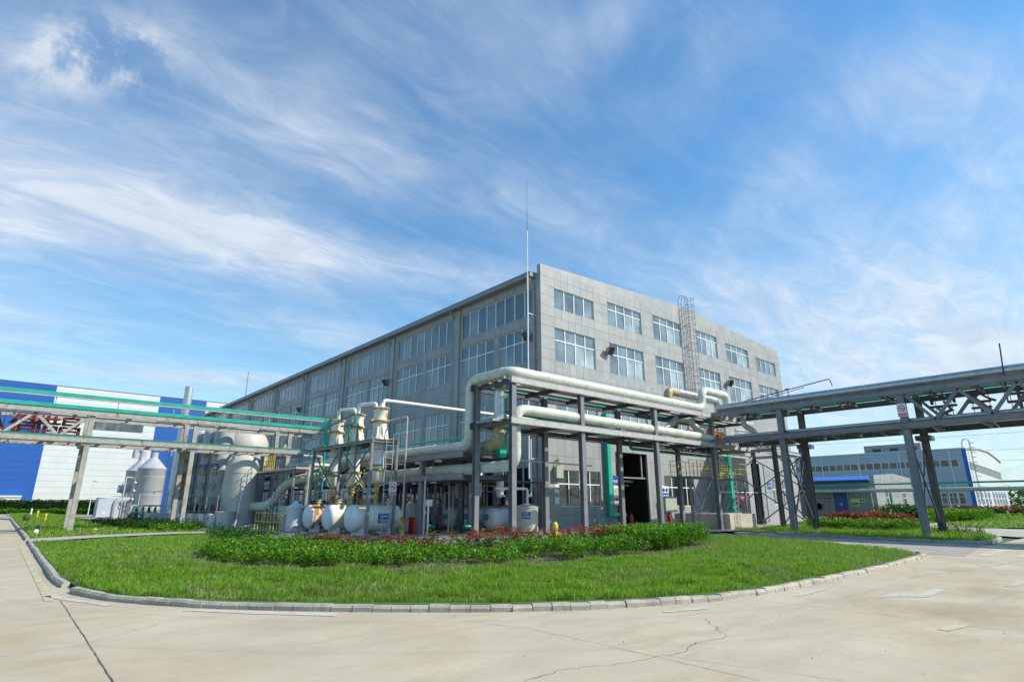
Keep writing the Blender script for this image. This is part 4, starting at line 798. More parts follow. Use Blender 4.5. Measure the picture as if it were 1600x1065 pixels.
b = MB().m('towerc'); b.lathe((-3.9,-2.6,0), [(.15,.66),(1.38,.66),(1.42,.70),(1.46,.70),(1.6,.3),(1.64,.1)]); b.build('shell', 'towerc', t)
b = MB(); blue_tag(b, (-3.9-.5, -2.6-.5, 1.0), (.7071,-.7071,0), .5, 'T-JP01', '废水收集罐'); b.build('label_plate', 'blue', t)
b = MB().m('orange'); b.lathe((-4.62,-2.35,.85), [(0,.2),(.1,.2)], 'x', 14); b.build('manhole', 'orange', t)
b = MB().m('white'); b.tube([(-6.2,-2.6,2.45),(-4.1,-2.9,2.45),(-4.1,-2.9,1.2)], .07, .12, 8); b.build('thin_pipe', None, None, 'white pipe bending down onto the upright pale tank', 'pipe')
b = MB().m('white'); b.tube([(-3.7,-2.4,1.6),(-3.7,-2.4,2.1),(-2.6,-1.6,2.1),(-2.4,-1.4,2.2),(-2.4,-1.4,5.5)], .05, .12, 8)
for k in range(4): b.lathe((-3.3+.22*k,-2.1+.16*k,2.02), [(0,.1),(.14,.1)], seg=8)
b.build('thin_pipe', None, None, 'white pipe with a ribbed joint rising from the upright pale tank', 'pipe')
# assorted small pipework and pumps in the shade
for k in range(34):
    x = random.uniform(-7.2, -1.2); y = random.uniform(-1, 16); h = random.uniform(1.6, 3.6); b = MB().m(random.choice(('beamlt', 'white', 'beamlt', 'rusty', 'towerc', 'oldsteel')))
    dx, dy = random.choice(((0, 1), (0, -1), (1, 0), (-1, 0))); l_ = random.uniform(.5, 2)
    b.tube([(x, y, .1), (x, y, h), (x+dx*l_, y+dy*l_, h), (x+dx*l_, y+dy*l_, h+random.choice((-.8, .6, -1.2)))], random.choice((.035, .045, .06, .08)), .12, 8)
    b.build('thin_pipe', None, None, 'thin process pipe among the shaded vessels beside the long facade', 'pipe', 'small process pipes beside the long facade')
for k in range(9):
    x, y = random.uniform(-8.5, -6.0), -1.6+k*1.7; t = thing('pump', 'small dark motor pump on the floor among the shaded vessels', 'pump', (x, y, .08), 'small pumps beside the long facade')
    b = MB().m(random.choice(('bluewall', 'greenpipe', 'dark'))); b.lathe((x-.3, y, .4), [(0,.14),(.04,.17),(.45,.17),(.5,.1)], 'x', 12); b.build('motor', 'dark', t)
    b = MB().m('dark'); b.box(x-.45, x+.45, y-.18, y+.18, .09, .2); b.lathe((x+.25, y, .4), [(0,.2),(.12,.2)], 'x', 12); b.tube([(x+.3, y, .5), (x+.3, y, 1.0)], .05, 0, 8); b.build('base_plate', 'dark', t)
for k, (x, y, h, r, mk) in enumerate(((-9.0,.4,1.45,.26,'boxgg'),(-8.3,2.6,1.6,.34,'tower'),(-7.6,7.2,1.6,.5,'tower'),(-6.6,10.4,1.7,.55,'towerc'))):
    b = MB().m(mk); b.lathe((x,y,0), [(.1,r),(h,r),(h+.12,r*.6),(h+.16,.08),(h+.3,.08)], seg=20); b.build('small_vessel', None, None, ('narrow grey-green vessel with a side box behind the facade rack post','slim grey vessel right of the grey-green one','short grey vessel under the pipes in mid shade','cream short vessel deep in the shade of the pipes')[k], 'vessel')
b = MB().m('signw').box(-9.5, -9.1, -.8, -.62, 1.5, 1.85); b.build('instrument_box', None, None, 'small white instrument box on the facade rack post', 'box')
b = MB().m('red'); b.box(-9.9, -9.5, -.3, .2, .1, .95); b.build('hose_cabinet', None, None, 'small red cabinet at the foot of the facade rack post', 'cabinet')
for k in range(7):  # row of boxes added as a roof to darken the space below
    b = MB().m('tower'); y = 4+k*2.0; b.box(-3.4, -2.4, y-.7, y+.7, 3.0, 4.6); b.build('shade_box', None, None, 'grey box in the row added above the vessels to darken them', 'duct', 'row of added grey shade boxes beside the facade')
t = thing('shade_deck', 'added dark steel deck on posts that deepens the shade beside the long facade', 'platform', (-5, 8, 0))
b = MB().m('steeld'); b.box(-7.2, -1.2, -1.5, 16, 2.86, 2.94); b.build('deck', 'steeld', t)  # dark deck added to deepen the shade behind the pipe rack
for y in np.arange(-1.3, 16, 3.4):
    for x in (-7.0, -1.4): b = MB().m('steel'); b.box(x-.07, x+.07, y-.07, y+.07, .08, 2.86); b.build('post', 'steel', t)

# ------------------------------------------------------------------ left: towers, ladder, gate, cabinets
def dome(b, c, r, z0, z1, hd, neck=.2, seg=36):
    pr = [(z0, r), (z1, r)] + [(z1+hd*math.sin(a), max(.02, r*math.cos(a))) for a in np.linspace(.12, math.pi/2-.1, 9)] + ([(z1+hd, neck), (z1+hd+.3, neck)] if neck else [])
    b.lathe(c, pr, seg=seg)
def tower(c, r, z1, hd, label, mk='tower', rings=(), manx=(), neck=.2, group='coated process towers'):
    t = thing('process_tower', label, 'tower', c, group); b = MB().m(mk); dome(b, c, r, 0, z1, hd, neck); b.build('shell', mk, t)
    for z in rings: q = MB().m('towerc'); q.lathe((c[0],c[1],z), [(0,r+.025),(.06,r+.025)], seg=36); q.build('ring', 'towerc', t)
    for z in manx:
        d = Vector((-.72, -.69, 0)); p = Vector((c[0],c[1],z))+d*r; q = MB().m('towerc'); q.tube([p-d*.05, p+d*.14], .22, 0, 16); q.m('oldsteel').tube([p+d*.14, p+d*.18], .26, 0, 16); q.build('manhole', 'towerc', t)
    return t
TWP = ((-14.75,19.0),(-15.2,20.4),(-15.7,21.9))
tower((-13.9,16.6,.05), 1.12, 3.9, 1.15, 'wide squat cream-grey tower with a domed top beside the ladder', 'towerc', (2.0, 3.7), neck=0)
tower((-12.6,21.2,.05), 1.75, 5.9, 1.7, 'large cream-grey domed tower rising behind the squat one', 'towerc', (3.0, 5.4), neck=.25)
for k, (x, y) in enumerate(TWP):
    tower((x,y,.05), .66, 6.7, .45, ('grey-blue tall tower with round manholes, right-most of the row of three', 'grey-blue tall tower with round manholes, middle of the row of three', 'grey-blue tall tower with round manholes, left-most of the row of three')[k], 'tower', (1.8, 4.4), (1.9, 2.9, 3.9, 5.2), neck=.25)
    b = MB().m('dark'); b.tube([(x-.95,y-.35,.1),(x-.95,y-.35,6.3)], .04, 0, 6); b.build('thin_pipe', None, None, 'dark vertical pipe in front of the tall grey-blue towers', 'pipe', 'dark pipes on the grey-blue towers')
    b = MB(); blue_tag(b, (x-.56,y-.56,4.25), (.7071,-.7071,0), .5, 'T-0%d' % (k+1), '吸收塔'); b.build('tower_label', None, None, 'blue label plate on the %s tall grey-blue tower' % ('right-most','middle','left-most')[k], 'sign')
b = MB().m('rusty'); b.lathe((-16.6,21.4,0), [(1.9,.3),(2.0,.55),(2.1,.3),(3.7,.3),(3.75,.5),(3.9,.3),(4.6,.3),(4.7,.5),(5.3,.5),(5.4,.2)], seg=18); b.m('white').lathe((-16.6,21.4,0), [(.1,.33),(1.9,.33)]); b.build('rusty_column', None, None, 'slender rusty-banded white column left of the tall grey-blue towers', 'column')
for k, (x, y) in enumerate(((-15.55,16.0),(-15.95,16.9),(-16.35,17.9),(-16.75,19.0))):
    t = thing('dosing_unit', 'white box with a dark motor on top in the row below the tall towers', 'pump', (x, y, 0), 'white boxes with dark motors')
    b = MB().m('white'); b.box(x-.3, x+.3, y-.3, y+.3, .05, 1.0); b.build('box', 'white', t)
    b = MB().m('dark'); b.lathe((x, y, 1.0), [(0,.2),(.1,.25),(.55,.25),(.62,.15)], seg=14); b.tube([(x,y,1.6),(x,y,2.1)], .04, 0, 6); b.build('motor', 'dark', t)
    b = MB(); blue_tag(b, (x-.305, y, .65), (0,-1,0), .3, 'P-%d' % (k+1), '计量泵'); b.build('label_plate', 'blue', t)
t = thing('walk_platform', 'grey walkway frame above the white boxes with dark motors', 'platform', (-16.9, 19.5, 0))
b = MB().m('steel')
for z in (1.15, 1.7, 2.2): b.bar((-15.6,15.2,z), (-17.3,19.6,z), .04, .04)
for y in (15.2, 16.3, 17.4, 18.5, 19.6): b.bar((-15.6-.386*(y-15.2),y,.05), (-15.6-.386*(y-15.2),y,2.2), .05, .05)
b.build('railing', 'steel', t)
b = MB().m('towerc'); b.lathe((-15.0,15.3,.05), [(0,.55),(1.0,.62),(1.03,.66),(1.08,.66),(1.1,.3)]); b.build('drum', None, None, 'low cream drum between the white boxes and the squat tower', 'tank')
# far-left pair of coned tanks with their pipes
for k, (x, y) in enumerate(((-16.8,33.0),(-16.9,38.5))):
    t = thing('cone_tank', ('grey tank with a pointed cone top seen under the left rack', 'second cone-topped grey tank standing behind the first')[k], 'tank', (x, y, 0))
    b = MB().m('tower'); b.lathe((x,y,0), [(.05,1.1),(4.55,1.1),(4.6,1.14),(4.68,1.14),(4.72,1.1),(5.6,.32),(5.65,.3),(6.1,.3)], seg=36); b.build('shell', 'tower', t)
    for z in (1.0, 2.35, 3.9): q = MB().m('towerc'); q.lathe((x,y,z), [(0,1.12),(.05,1.12)], seg=36); q.build('ring', 'towerc', t)
    for z in (1.3, 2.0, 2.7, 3.4):
        q = MB().m('towerc'); q.tube([(x-1.05,y-.3,z),(x-1.25,y-.35,z)], .16, 0, 12); q.build('manhole', 'towerc', t)
t = thing('fume_duct', 'grey curved duct behind the cone-topped tanks', 'duct', (-17.5, 38, 0)); b = MB().m('tower'); b.tube([(-16.9,38.5,6.1),(-16.9,38.5,6.7),(-17.5,38.5,6.7),(-17.5,38.5,5.9)], .28, .4, 12); b.build('pipe', 'tower', t); b = MB().m('tower'); b.tube([(-19.0,34,2.9),(-18.0,34,2.9)], .32, 0, 14); b.build('pipe', 'tower', t); b = MB().m('tower'); b.tube([(-19.1,33,.2),(-19.1,33,1.9),(-18.0,33,2.0)], .25, .4, 12); b.build('pipe', 'tower', t)
t = thing('pipe_stand', 'low stand of pipes and rails in front of the cone-topped tanks', 'rail', (-17.5, 29, 0))
b = MB().m('beamlt')
for z in (1.1, 1.5, 2.6): b.bar((-18.6,31.5,z), (-15.8,24.5,z), .06, .06)
for s in np.linspace(0, 1, 5): b.bar((-18.6+2.8*s,31.5-7*s,.05), (-18.6+2.8*s,31.5-7*s,2.6), .07, .07)
b.tube([(-18.9,31,.1),(-18.9,31,3.8),(-18.4,31.5,3.8)], .06, .1, 6); b.build('rails', 'beamlt', t)
b = MB().m('whiter'); b.lathe((-16.4,22.8,.75), [(-.9,.3),(-.75,.55),(0,.62),(.75,.55),(.9,.3)], 'y', 22); b.build('storage_tank', None, None, 'small white egg-shaped tank behind the second left rack post', 'tank')
b = MB().m('towerc'); b.box(-18.2,-16.9,22.5,24.5,.05,1.0); b.m('steeld')
b.build('plinth_box', None, None, 'low cream box with pipework left of the egg-shaped tank', 'box')
b = MB().m('steeld')
for x in (-18.3, -17.9):
    for y in (21.4, 21.8): b.bar((x,y,.05), (x,y,.75), .04, .04)
b.box(-18.35,-17.85,21.35,21.85,.75,.78); b.box(-18.35,-17.85,21.35,21.85,.4,.43); b.build('step_stool', None, None, 'small dark metal step in front of the low cream box', 'step')
extinguisher(-18.95, 25.8, .1, 'red fire extinguisher in the grass below the cone-topped tanks')
for k in range(5):
    x, y = -18.7+.35*k, 27.5-.4*k; b = MB().m(('boxgg','greenpipe','oldsteel','dark','greenpipe')[k]); b.lathe((x,y,.05), [(0,.2),(.6,.2),(.7,.12),(.75,.25),(.95,.25),(1.0,.1),(1.3,.1)], seg=12); b.tube([(x,y,1.3),(x,y,1.5),(x+.5,y+.4,1.5)], .05, .1, 6); b.build('pump', None, None, 'small pump in the cluster below the cone-topped tanks', 'pump', 'pump cluster below the cone tanks')
# platform with yellow rail and leaning ladder
t = thing('access_platform', 'raised grey platform with a yellow railing and a steep ladder under the left rack', 'platform', (-12.9, 13.5, 0))
b = MB().m('beamlt'); b.box(-13.1, -11.8, 8.5, 17.4, 3.72, 3.84); b.build('deck', 'beamlt', t)
b = MB().m('yellow')
for z in (4.15, 4.5, 4.85): b.bar((-13.0,12.8,z), (-13.0,14.9,z), .04, .04)
for y in np.arange(12.8, 15, .35): b.bar((-13.0,y,3.84), (-13.0,y,4.85), .035, .035)
b.build('railing', 'yellow', t)
b = MB().m('steel')
for s in (-.22, .22): b.bar((-13.5, 11.4+s*1.3, .1), (-12.9, 12.2+s*1.3, 3.9), .05, .08)
for k in range(12): z = .35+k*.3; f_ = z/3.8; b.bar((-13.5+.6*f_, 11.4+.8*f_-.28, z), (-13.5+.6*f_, 11.4+.8*f_+.28, z), .1, .03)
b.build('ladder', 'steel', t)
for x, y in ((-13.0, 17.2), (-13.0, 9.0), (-11.9, 13)): b = MB().m('steel'); b.box(x-.06, x+.06, y-.06, y+.06, .05, 3.72); b.build('post', 'steel', t)
b = MB().m('white'); b.tube([(-14.35,15.2,.05),(-14.05,15.0,3.8)], .05, 0, 8); b.tube([(-15.0,17.3,1.9),(-14.8,16.9,4.6),(-14.6,16.0,4.8)], .04, .1, 8); b.build('thin_pipe', None, None, 'white slanting pipe at the right edge of the squat tower', 'pipe')
pipe('fume_duct', [(-13.2,16.0,1.45),(-12.8,13.6,1.45),(-12.2,12.2,3.0),(-11.6,11.0,3.3),(-10.9,9.0,3.3)], .3, 'cream', 'fat cream duct bending up from the squat tower under the platform', .8)
b = MB().m('cream'); b.tube([(-10.4,18.5,2.6),(-10.4,18.5,6.6)], .3, 0, 14); b.build('fume_duct', None, None, 'upright grey duct rising past the left rack behind the platform', 'duct')
t = thing('safety_gate', 'yellow steel barrier grille on the ground beneath the platform', 'barrier', (-14.6, 8.2, 0))
b = MB().m('yellow'); GY0, GY1, GX = 6.0, 10.3, -14.6
for z in (.12, .62, 1.12): b.bar((GX,GY0,z), (GX,GY1,z), .04, .045)
b.build('rails', 'yellow', t); b = MB().m('yellow')
for y in np.linspace(GY0, GY1, 9): b.bar((GX,y,.05), (GX,y,1.15), .035, .035)
b.build('bars', 'yellow', t)
b = MB().m('boxgg'); b.box(-13.5,-12.8,8.5,9.3,.05,1.05); b.box(-13.53,-12.77,8.47,9.33,1.05,1.09); b.m('white').box(-13.505,-13.5,8.55,9.25,.95,1.0); b.build('cabinet', None, None, 'grey-green cabinet left of the white drum', 'cabinet')
b = MB().m('boxgg'); b.box(-13.0,-12.3,9.6,11.0,.7,1.5); b.m('dark').box(-12.8,-12.5,9.7,10.9,.05,.7); b.build('cabinet', None, None, 'grey-green raised cabinet behind the end of the yellow barrier', 'cabinet')
pipe('cream_pipe', [(-12.2,8.6,.6),(-12.2,8.6,4.0),(-8.0,8.6,4.0)], .13, 'cream', 'cream pipe dropping in an L left of the condenser frame', .25, 12)
pipe('green_pipe', [(-11.9,8.2,1.2),(-11.9,8.2,3.75),(-8.0,8.2,3.75)], .05, 'greenpipe', 'dark green pipe nested inside the cream L-shaped pipe', .2, 8)
pipe('green_pipe', [(-11.6,7.9,1.2),(-11.6,7.9,5.2),(-11.6,9.9,5.2),(-11.6,9.9,3)], .05, 'green', 'thin green pipe hoop behind the left condenser', .15, 8)
b = MB().m('white'); b.tube([(-15.9,12.1,.12),(-13.6,13.2,.3)], .05, 0, 8); b.build('loose_pipe', None, None, 'white length of pipe lying on the apron by the squat tower', 'pipe')
for k in range(16):
    x = random.uniform(-11.5, -8.0); y = random.uniform(8, 22); h = random.uniform(1.5, 4.6); b = MB().m(random.choice(('steel', 'oldsteel', 'rusty', 'beamlt', 'dark')))
    b.tube([(x,y,.08),(x,y,h),(x+random.choice((-1,1))*1.2,y,h)], random.choice((.04,.06,.09)), .1, 8); b.build('thin_pipe', None, None, 'thin pipe in the shade behind the ladder', 'pipe', 'shaded pipes behind the ladder')
# ------------------------------------------------------------------ junction frame, block and annex on the right
t = thing('support_frame', 'dark cross-braced steel frame standing in front of the low annex', 'frame', (15.5, -7.5, 0))
FP = [(12.7,-9.6),(19.0,-8.8),(12.7,-5.2),(19.0,-5.0)]
for x, y in FP: b = MB().m('steeld'); b.ibeam((x,y,0),(x,y,6.1), .26, .26, .02, up=(1,0,0)); b.build('post', 'steeld', t)
for (x0,y0),(x1,y1) in ((FP[0],FP[1]),(FP[2],FP[3]),(FP[0],FP[2]),(FP[1],FP[3])):
    for z in (5.2, 6.05): MB().ibeam((x0,y0,z),(x1,y1,z), .15, .22, .015).build('beam', 'beamlt', t)
for (x0,y0),(x1,y1) in ((FP[0],FP[1]),(FP[1],FP[3]),(FP[2],FP[3])):
    for z0, z1 in ((.2, 2.7), (2.7, 5.1)): MB().bar((x0,y0,z0),(x1,y1,z1), .07, .07).build('brace', 'dark', t); MB().bar((x0,y0,z1),(x1,y1,z0), .07, .07).build('brace', 'dark', t)
b = MB().m('concrete'); b.box(8.35, 11.8, -8.25, -4.2, .02, 1.0); b.box(8.9, 11.0, -7.8, -5, .98, 1.04); b.build('concrete_pit', None, None, 'stained cream concrete block at the foot of the junction posts', 'block')
t = thing('yellow_rail_platform', 'grating platform with yellow railing under the rack junction', 'platform', (10, -6.2, 0))
b = MB().m('steeld'); b.box(6.2, 13.6, -7.0, -5.6, 3.25, 3.33); b.build('deck', 'steeld', t)
for y in (-7.0, -5.6):
    b = MB().m('yellow')
    for z in (3.65, 4.0, 4.35): b.bar((6.2,y,z), (13.6,y,z), .03, .03)
    for x in np.arange(6.2, 13.7, .92): b.bar((x,y,3.33), (x,y,4.35), .04, .04)
    b.build('railing', 'yellow', t)
for x in (6.4, 13.4): MB().box(x-.06, x+.06, -6.9, -6.78, .05, 3.25).build('post', 'steel', t)
for x0, x1 in ((6.4, 9), (9, 6.4), (10.8, 13.4)): MB().bar((x0,-6.85,.1), (x1,-6.85,3.2), .04, .04).build('brace', 'steel', t)
b = MB().m('beamlt')
for x in (9.0, 9.4): b.tube([(x,-8.35,.05),(x,-8.35,5.4)], .02, 0, 6)
for z in np.arange(.3, 5.3, .3): b.tube([(9.0,-8.35,z),(9.4,-8.35,z)], .012, 0, 5)
b.build('ladder', None, None, 'thin upright ladder against the junction post above the concrete block', 'ladder')
b = MB().m('greenlt'); b.box(14.6, 15.0, -5.2, -4.8, 1.1, 5.3); b.box(14.2, 15.6, -5.3, -4.7, .9, 1.1); b.build('cable_duct', None, None, 'green upright duct beside the annex behind the cross braces', 'duct')
b = MB().m('red'); b.box(14.1, 15.5, -6.05, -6.02, 1.75, 2.2)
text_mesh('消防通道', .28, (14.8, -6.056, 1.97), (1,0,0), (0,0,1), 'signw', b, .002, fit=1.2); b.m('signw').bar((11.5,-6,2.45),(17,-6,2.45), .05, .05); b.build('hanging_sign', None, None, 'red banner sign hung on a rail behind the cross braces', 'sign')
t = thing('annex', 'low pale tiled annex with a tall open doorway at the factory right side', 'building', (25.5, -1.8, 0))
holes = [(21.4, 23.7, .1, 5.0), (25.0, 26.1, 1.55, 3.7), (26.9, 28.0, 1.55, 3.7)]; b = MB().m('tile'); xs = sorted({20.6, 30.3}|{h[0] for h in holes}|{h[1] for h in holes}); zs = sorted({0, 5.75}|{h[2] for h in holes}|{h[3] for h in holes}); Y = -3.5
for i in range(len(xs)-1):
    for j in range(len(zs)-1):
        cx, cz = (xs[i]+xs[i+1])/2, (zs[j]+zs[j+1])/2
        if not any(h[0] < cx < h[1] and h[2] < cz < h[3] for h in holes): b.box(xs[i], xs[i+1], Y, Y+.25, zs[j], zs[j+1])
b.box(20.6, 20.85, Y+.25, -.01, 0, 5.75); b.box(30.05, 30.3, Y+.25, -.01, 0, 5.75); b.box(20.6, 30.3, Y, -.01, 5.752, 5.9); b.m('joint')
for z in (1.1, 2.6, 4.1, 5.2): 
    for x0, x1 in ((20.6, 21.4), (23.7, 25.0), (26.1, 26.9), (28.0, 30.3)): b.box(x0, x1, Y-.003, Y, z-.012, z+.012)
for x in (24.4, 29.2): b.box(x-.01, x+.01, Y-.003, Y, 0, 5.7)
b.build('wall', 'tile', t)
b = MB().m('black'); b.box(20.9, 30, Y+1.6, Y+1.65, 0, 5.7); b.build('interior_shade', 'black', t)  # black sheet stands for the unlit room, its shade put into the colour
b = MB().m('silver'); b.box(23.0, 23.66, Y+.05, Y+.12, .1, 5.0); b.build('door_panel', 'silver', t)
for a0, a1, z0, z1 in holes[1:]:
    b = MB().m('frame'); b.box(a0, a1, Y+.08, Y+.14, z0, z0+.05); b.box(a0, a1, Y+.08, Y+.14, z1-.05, z1); b.box(a0, a1, Y+.08, Y+.14, 2.85, 2.92)
    for x in (a0, (a0+a1)/2-.03, a1-.05): b.box(x, x+.05, Y+.07, Y+.15, z0, z1)
    f = b.build('window', 'frame', t); b = MB().m('glassl'); b.add([(a0,Y+.12,z0),(a1,Y+.12,z0),(a1,Y+.12,z1),(a0,Y+.12,z1)], [(0,1,2,3)]); b.build('pane', 'glassl', f)
b = MB().m('blue'); b.box(24.0, 24.7, Y-.03, Y-.005, 2.9, 3.4); text_mesh('空压站', .2, (24.35, Y-.036, 3.15), (1,0,0), (0,0,1), 'signw', b, .002, fit=.6); b.build('wall_sign', None, None, 'small blue name plate right of the annex doorway', 'sign')
t = thing('steel_stair', 'dark steel stair seen through the annex frame', 'stair', (18.5, -3, 0)); b = MB().m('dark')
for s in (-2.9, -2.2): b.bar((16.6,s,.1), (19.6,s,3.2), .06, .2)
b.build('stringer', 'dark', t); b = MB().m('steeld')
for k in range(12): f_ = (k+.5)/12; b.box(16.6+3*f_-.12, 16.6+3*f_+.12, -2.9, -2.2, .1+3.1*f_, .13+3.1*f_)
b.build('treads', 'steeld', t)
b = MB().m('dark')
for k in range(3): b.tube([(19.3+k*.4,-4.6,.25),(19.6+k*.4,-4.6,.25)], .24, 0, 12)
b.build('hose_reel', None, None, 'dark coiled hoses on the ground before the annex doorway', 'hose')

# ------------------------------------------------------------------ characters hung in the racks
for k, (x, ch, lab) in enumerate(((-27.55, '人', 'cut-off red character at the left frame edge in the left rack truss'), (-26.4, '倡', 'red character on blue background behind the first truss diagonal of the left rack'), (-25.3, '借', 'red character half on blue, half on white in the left rack truss'), (-24.2, '昌', 'red boxy character nearest the rusty post in the left rack truss'))):
    b = MB(); text_mesh(ch, 1.3, (x, 16.3, 6.0), (1,0,0), (0,0,1), 'maroon', b, .05)
    for dz in (-.022, .022): text_mesh(ch, 1.3, (x+dz*1.8, 16.3, 6.0+dz), (1,0,0), (0,0,1), 'maroon', b, .05-abs(dz))
    b.m('maroon').bar((x-.3,16.36,5.42),(x-.3,16.36,6.7), .03, .03); b.bar((x+.3,16.36,5.42),(x+.3,16.36,6.7), .03, .03); b.build('sign_letter', None, None, lab, 'letter')
for k, (y, ch, lab) in enumerate(((-19.85, '安', 'back of the left-most dark hanging character in the right-hand rack truss'), (-21.45, '全', 'back of the middle dark hanging character in the right-hand rack truss'), (-23.0, '生', 'back of the dark hanging character at the right frame edge'))):
    b = MB()
    for dz in (-.02, 0, .02): text_mesh(ch, 1.35, (11.0, y+dz, 6.55+dz), (0,1,0), (0,0,1), 'steeld', b, .06-abs(dz))
    b.m('steeld').bar((11.06,y-.35,5.7),(11.06,y-.35,7.3), .03, .03); b.bar((11.06,y+.35,5.7),(11.06,y+.35,7.3), .03, .03); b.build('sign_letter', None, None, lab, 'letter')

# ------------------------------------------------------------------ blue and white warehouse on the left
Y = 125.0; wt = thing('warehouse', 'large white clad warehouse with vertical blue bands on the left', 'building', (0, Y, 0))
for x0, x1, mk in ((-31.0,-21.8,'bluewall'), (-21.8,-2.7,'whitewall'), (-2.7,7.2,'bluewall'), (7.2,65,'whitewall')):
    b = MB().m(mk); b.box(x0, x1, Y, Y+.4, 0, 25.75); b.m('clad_line' if mk == 'whitewall' else 'blue_seam')
    for z in np.arange(1.2, 25.6, 1.25): b.box(x0, x1-.001, Y-.012, Y+.01, z-.025, z+.025)
    b.build('wall_panel', mk, wt)
b = MB().m('whitewall'); b.box(-30.98, -30.6, Y+.41, Y+60, 0, 25.7); b.box(64.6, 65, Y+.41, Y+60, 0, 25.7); b.box(-30.98, 65, Y+60, Y+60.4, 0, 25.7); b.build('wall_panel', 'whitewall', wt)
MB().box(-30.5, 64.5, Y+.42, Y+60, 25.2, 25.4).build('roof', 'roof', wt)
MB().m('gutter').box(-31.1, 65.1, Y-.08, Y+.5, 25.76, 25.9).build('coping', 'gutter', wt)
b = MB().m('glassd'); 
for k in range(12): b.box(-15.5+k*.865, -15.5+k*.865+.82, Y-.03, Y-.02, 17.2, 18.85)
b.m('joint').box(-15.6, -5.0, Y-.018, Y-.013, 17.1, 18.95); b.build('strip_window', 'glassd', wt)
b = MB().m('white'); b.box(-26.8, -23.5, Y-1.6, Y-.02, 2.95, 3.25); b.box(-26.7, -23.6, Y-1.4, Y-.1, 2.3, 2.95); b.build('canopy', 'white', wt)
b = MB().m('dark'); b.box(-19.7, -7.1, Y-.06, Y-.02, 1.6, 2.5); b.build('low_window', 'dark', wt)
t = thing('steel_chimney', 'shiny round steel chimney rising behind the left rack', 'chimney', (-6.75, 75, 0)); b = MB().m('silver'); b.lathe((-6.75,75,0), [(0,.6),(19.9,.6)], seg=24)
for z in np.arange(2, 19, 3.4): b.lathe((-6.75,75,z), [(0,.63),(.1,.63)], seg=24)
b.build('flue', 'silver', t); b = MB().m('oldsteel')
for x in (-7.9,-5.6):
    for yy in (74, 76.2): b.bar((x,yy,0),(x,yy,11), .12, .12)
b.box(-8,-5.5,73.9,76.3,10.9,11.05); b.build('support', 'oldsteel', t)
t = thing('shed', 'small light grey equipment shed on the far left lawn', 'shed', (-16, 61, 0))
b = MB().m('greywall'); b.box(-17.5,-14.2,60,63,.15,2.35); b.build('wall', 'greywall', t); b = MB().m('gutter'); n = 8
vs = []; 
for i in range(n+1): f_ = i/n; x = -17.75+3.8*f_; z = 2.36+.22*math.sin(math.pi*f_); vs += [(x,59.8,z),(x,63.2,z)]
b.add(vs, [(2*i,2*i+2,2*i+3,2*i+1) for i in range(n)]); b.build('roof', 'gutter', t)
MB().box(-15.3,-14.9,59.97,59.99,1.35,1.75).build('vent', 'dark', t); MB().box(-16.9,-16.65,59.97,59.99,.45,.7).build('plate', 'white', t); MB().box(-17.6,-14.1,59.9,63.1,0,.15).build('plinth', 'concrete', t)
b = MB().m('white'); b.tube([(-16.4,80,0),(-16.4,80,4.9)], [.07,.045], 0, 8); b.m('lampm').box(-16.6,-16.1,79.9,80.1,4.9,5.0); b.build('lamp_post', None, None, 'slim white lamp post before the white warehouse wall', 'lamp post')
b = MB().m('white'); b.tube([(-18.2,88,0),(-18.2,88,1.9)], .05, 0, 6); b.build('marker_post', None, None, 'short thin white stake left of the slim lamp post', 'post')
for (x, y, h, mk, lab) in ((-23.0,79,1.0,'signw','pale short marker post farthest along the left lawn'),(-23.2,56.2,.9,'yellow','yellow marker post with orange top, middle of the left lawn'),(-23.2,41.1,.75,'yellow','yellow marker post nearest the left rack leg'),(-22.4,12.2,.28,'yellow','low square yellow marker by the walkway'),(-17.0,-14.1,.55,'yellow','yellow marker standing among the red-tipped bushes')):
    b = MB().m(mk); s = .09 if h > .4 else .12; 
    if lab.startswith('yellow marker standing'): x, y, h = -11.6, -12.5, .95
    b.lathe((x,y,.05), [(0,s),(h*.7,s),(h*.72,s*1.2),(h*.9,s*1.2),(h,s*.5)], seg=12); b.build('marker_post', None, None, lab, 'post')
b = MB().m('signw'); b.lathe((-24.9,12.2,.05), [(0,.1),(.25,.1),(.3,.06)], seg=10); b.m('dark').lathe((-24.85,12.3,.3), [(0,.07),(.22,.09),(.3,.03)], seg=10); b.build('hydrant', None, None, 'little black and white valve post beside the left kerb', 'hydrant')
b = MB().m('dark'); b.lathe((-24.6,40,.05), [(0,.15),(.4,.22),(.55,.2),(.7,.05)], seg=10); b.build('hydrant', None, None, 'small dark hydrant beside the kerb beyond the left rack', 'hydrant')

# ------------------------------------------------------------------ buildings on the right
X = 68.0; t = thing('substation', 'low dark grey building with a double blue door and bright blue roof edge', 'building', (X, 9, 0))
b = MB().m('greytile'); b.box(X, X+.3, 1.8, 24, 0, 4.95); b.m('joint')
for z in (.9,1.7,2.5,3.3,4.1): b.box(X-.004, X+.001, 2.12, 24, z-.02, z+.02)
for y in np.arange(2.8, 24, .9): b.box(X-.004, X+.001, y-.02, y+.02, 0, 4.2)
b.m('greytile').box(X+.3, X+16, 23.7, 24, 0, 4.95); b.build('wall', 'greytile', t)
b = MB().m('tile'); b.add([(X-.1,1.5,0),(X+17,1.5,0),(X+17,1.5,5.7),(X+8.5,1.5,6.15),(X-.1,1.5,5.65)], [(0,1,2,3,4)]); b.add([(X-.1,1.5,0),(X-.1,2.1,0),(X-.1,2.1,5.65),(X-.1,1.5,5.65)], [(3,2,1,0)]); b.add([(X+17,1.5,0),(X+17,24,0),(X+17,24,5),(X+17,1.5,5.7)], [(0,1,2,3)]); b.m('joint')
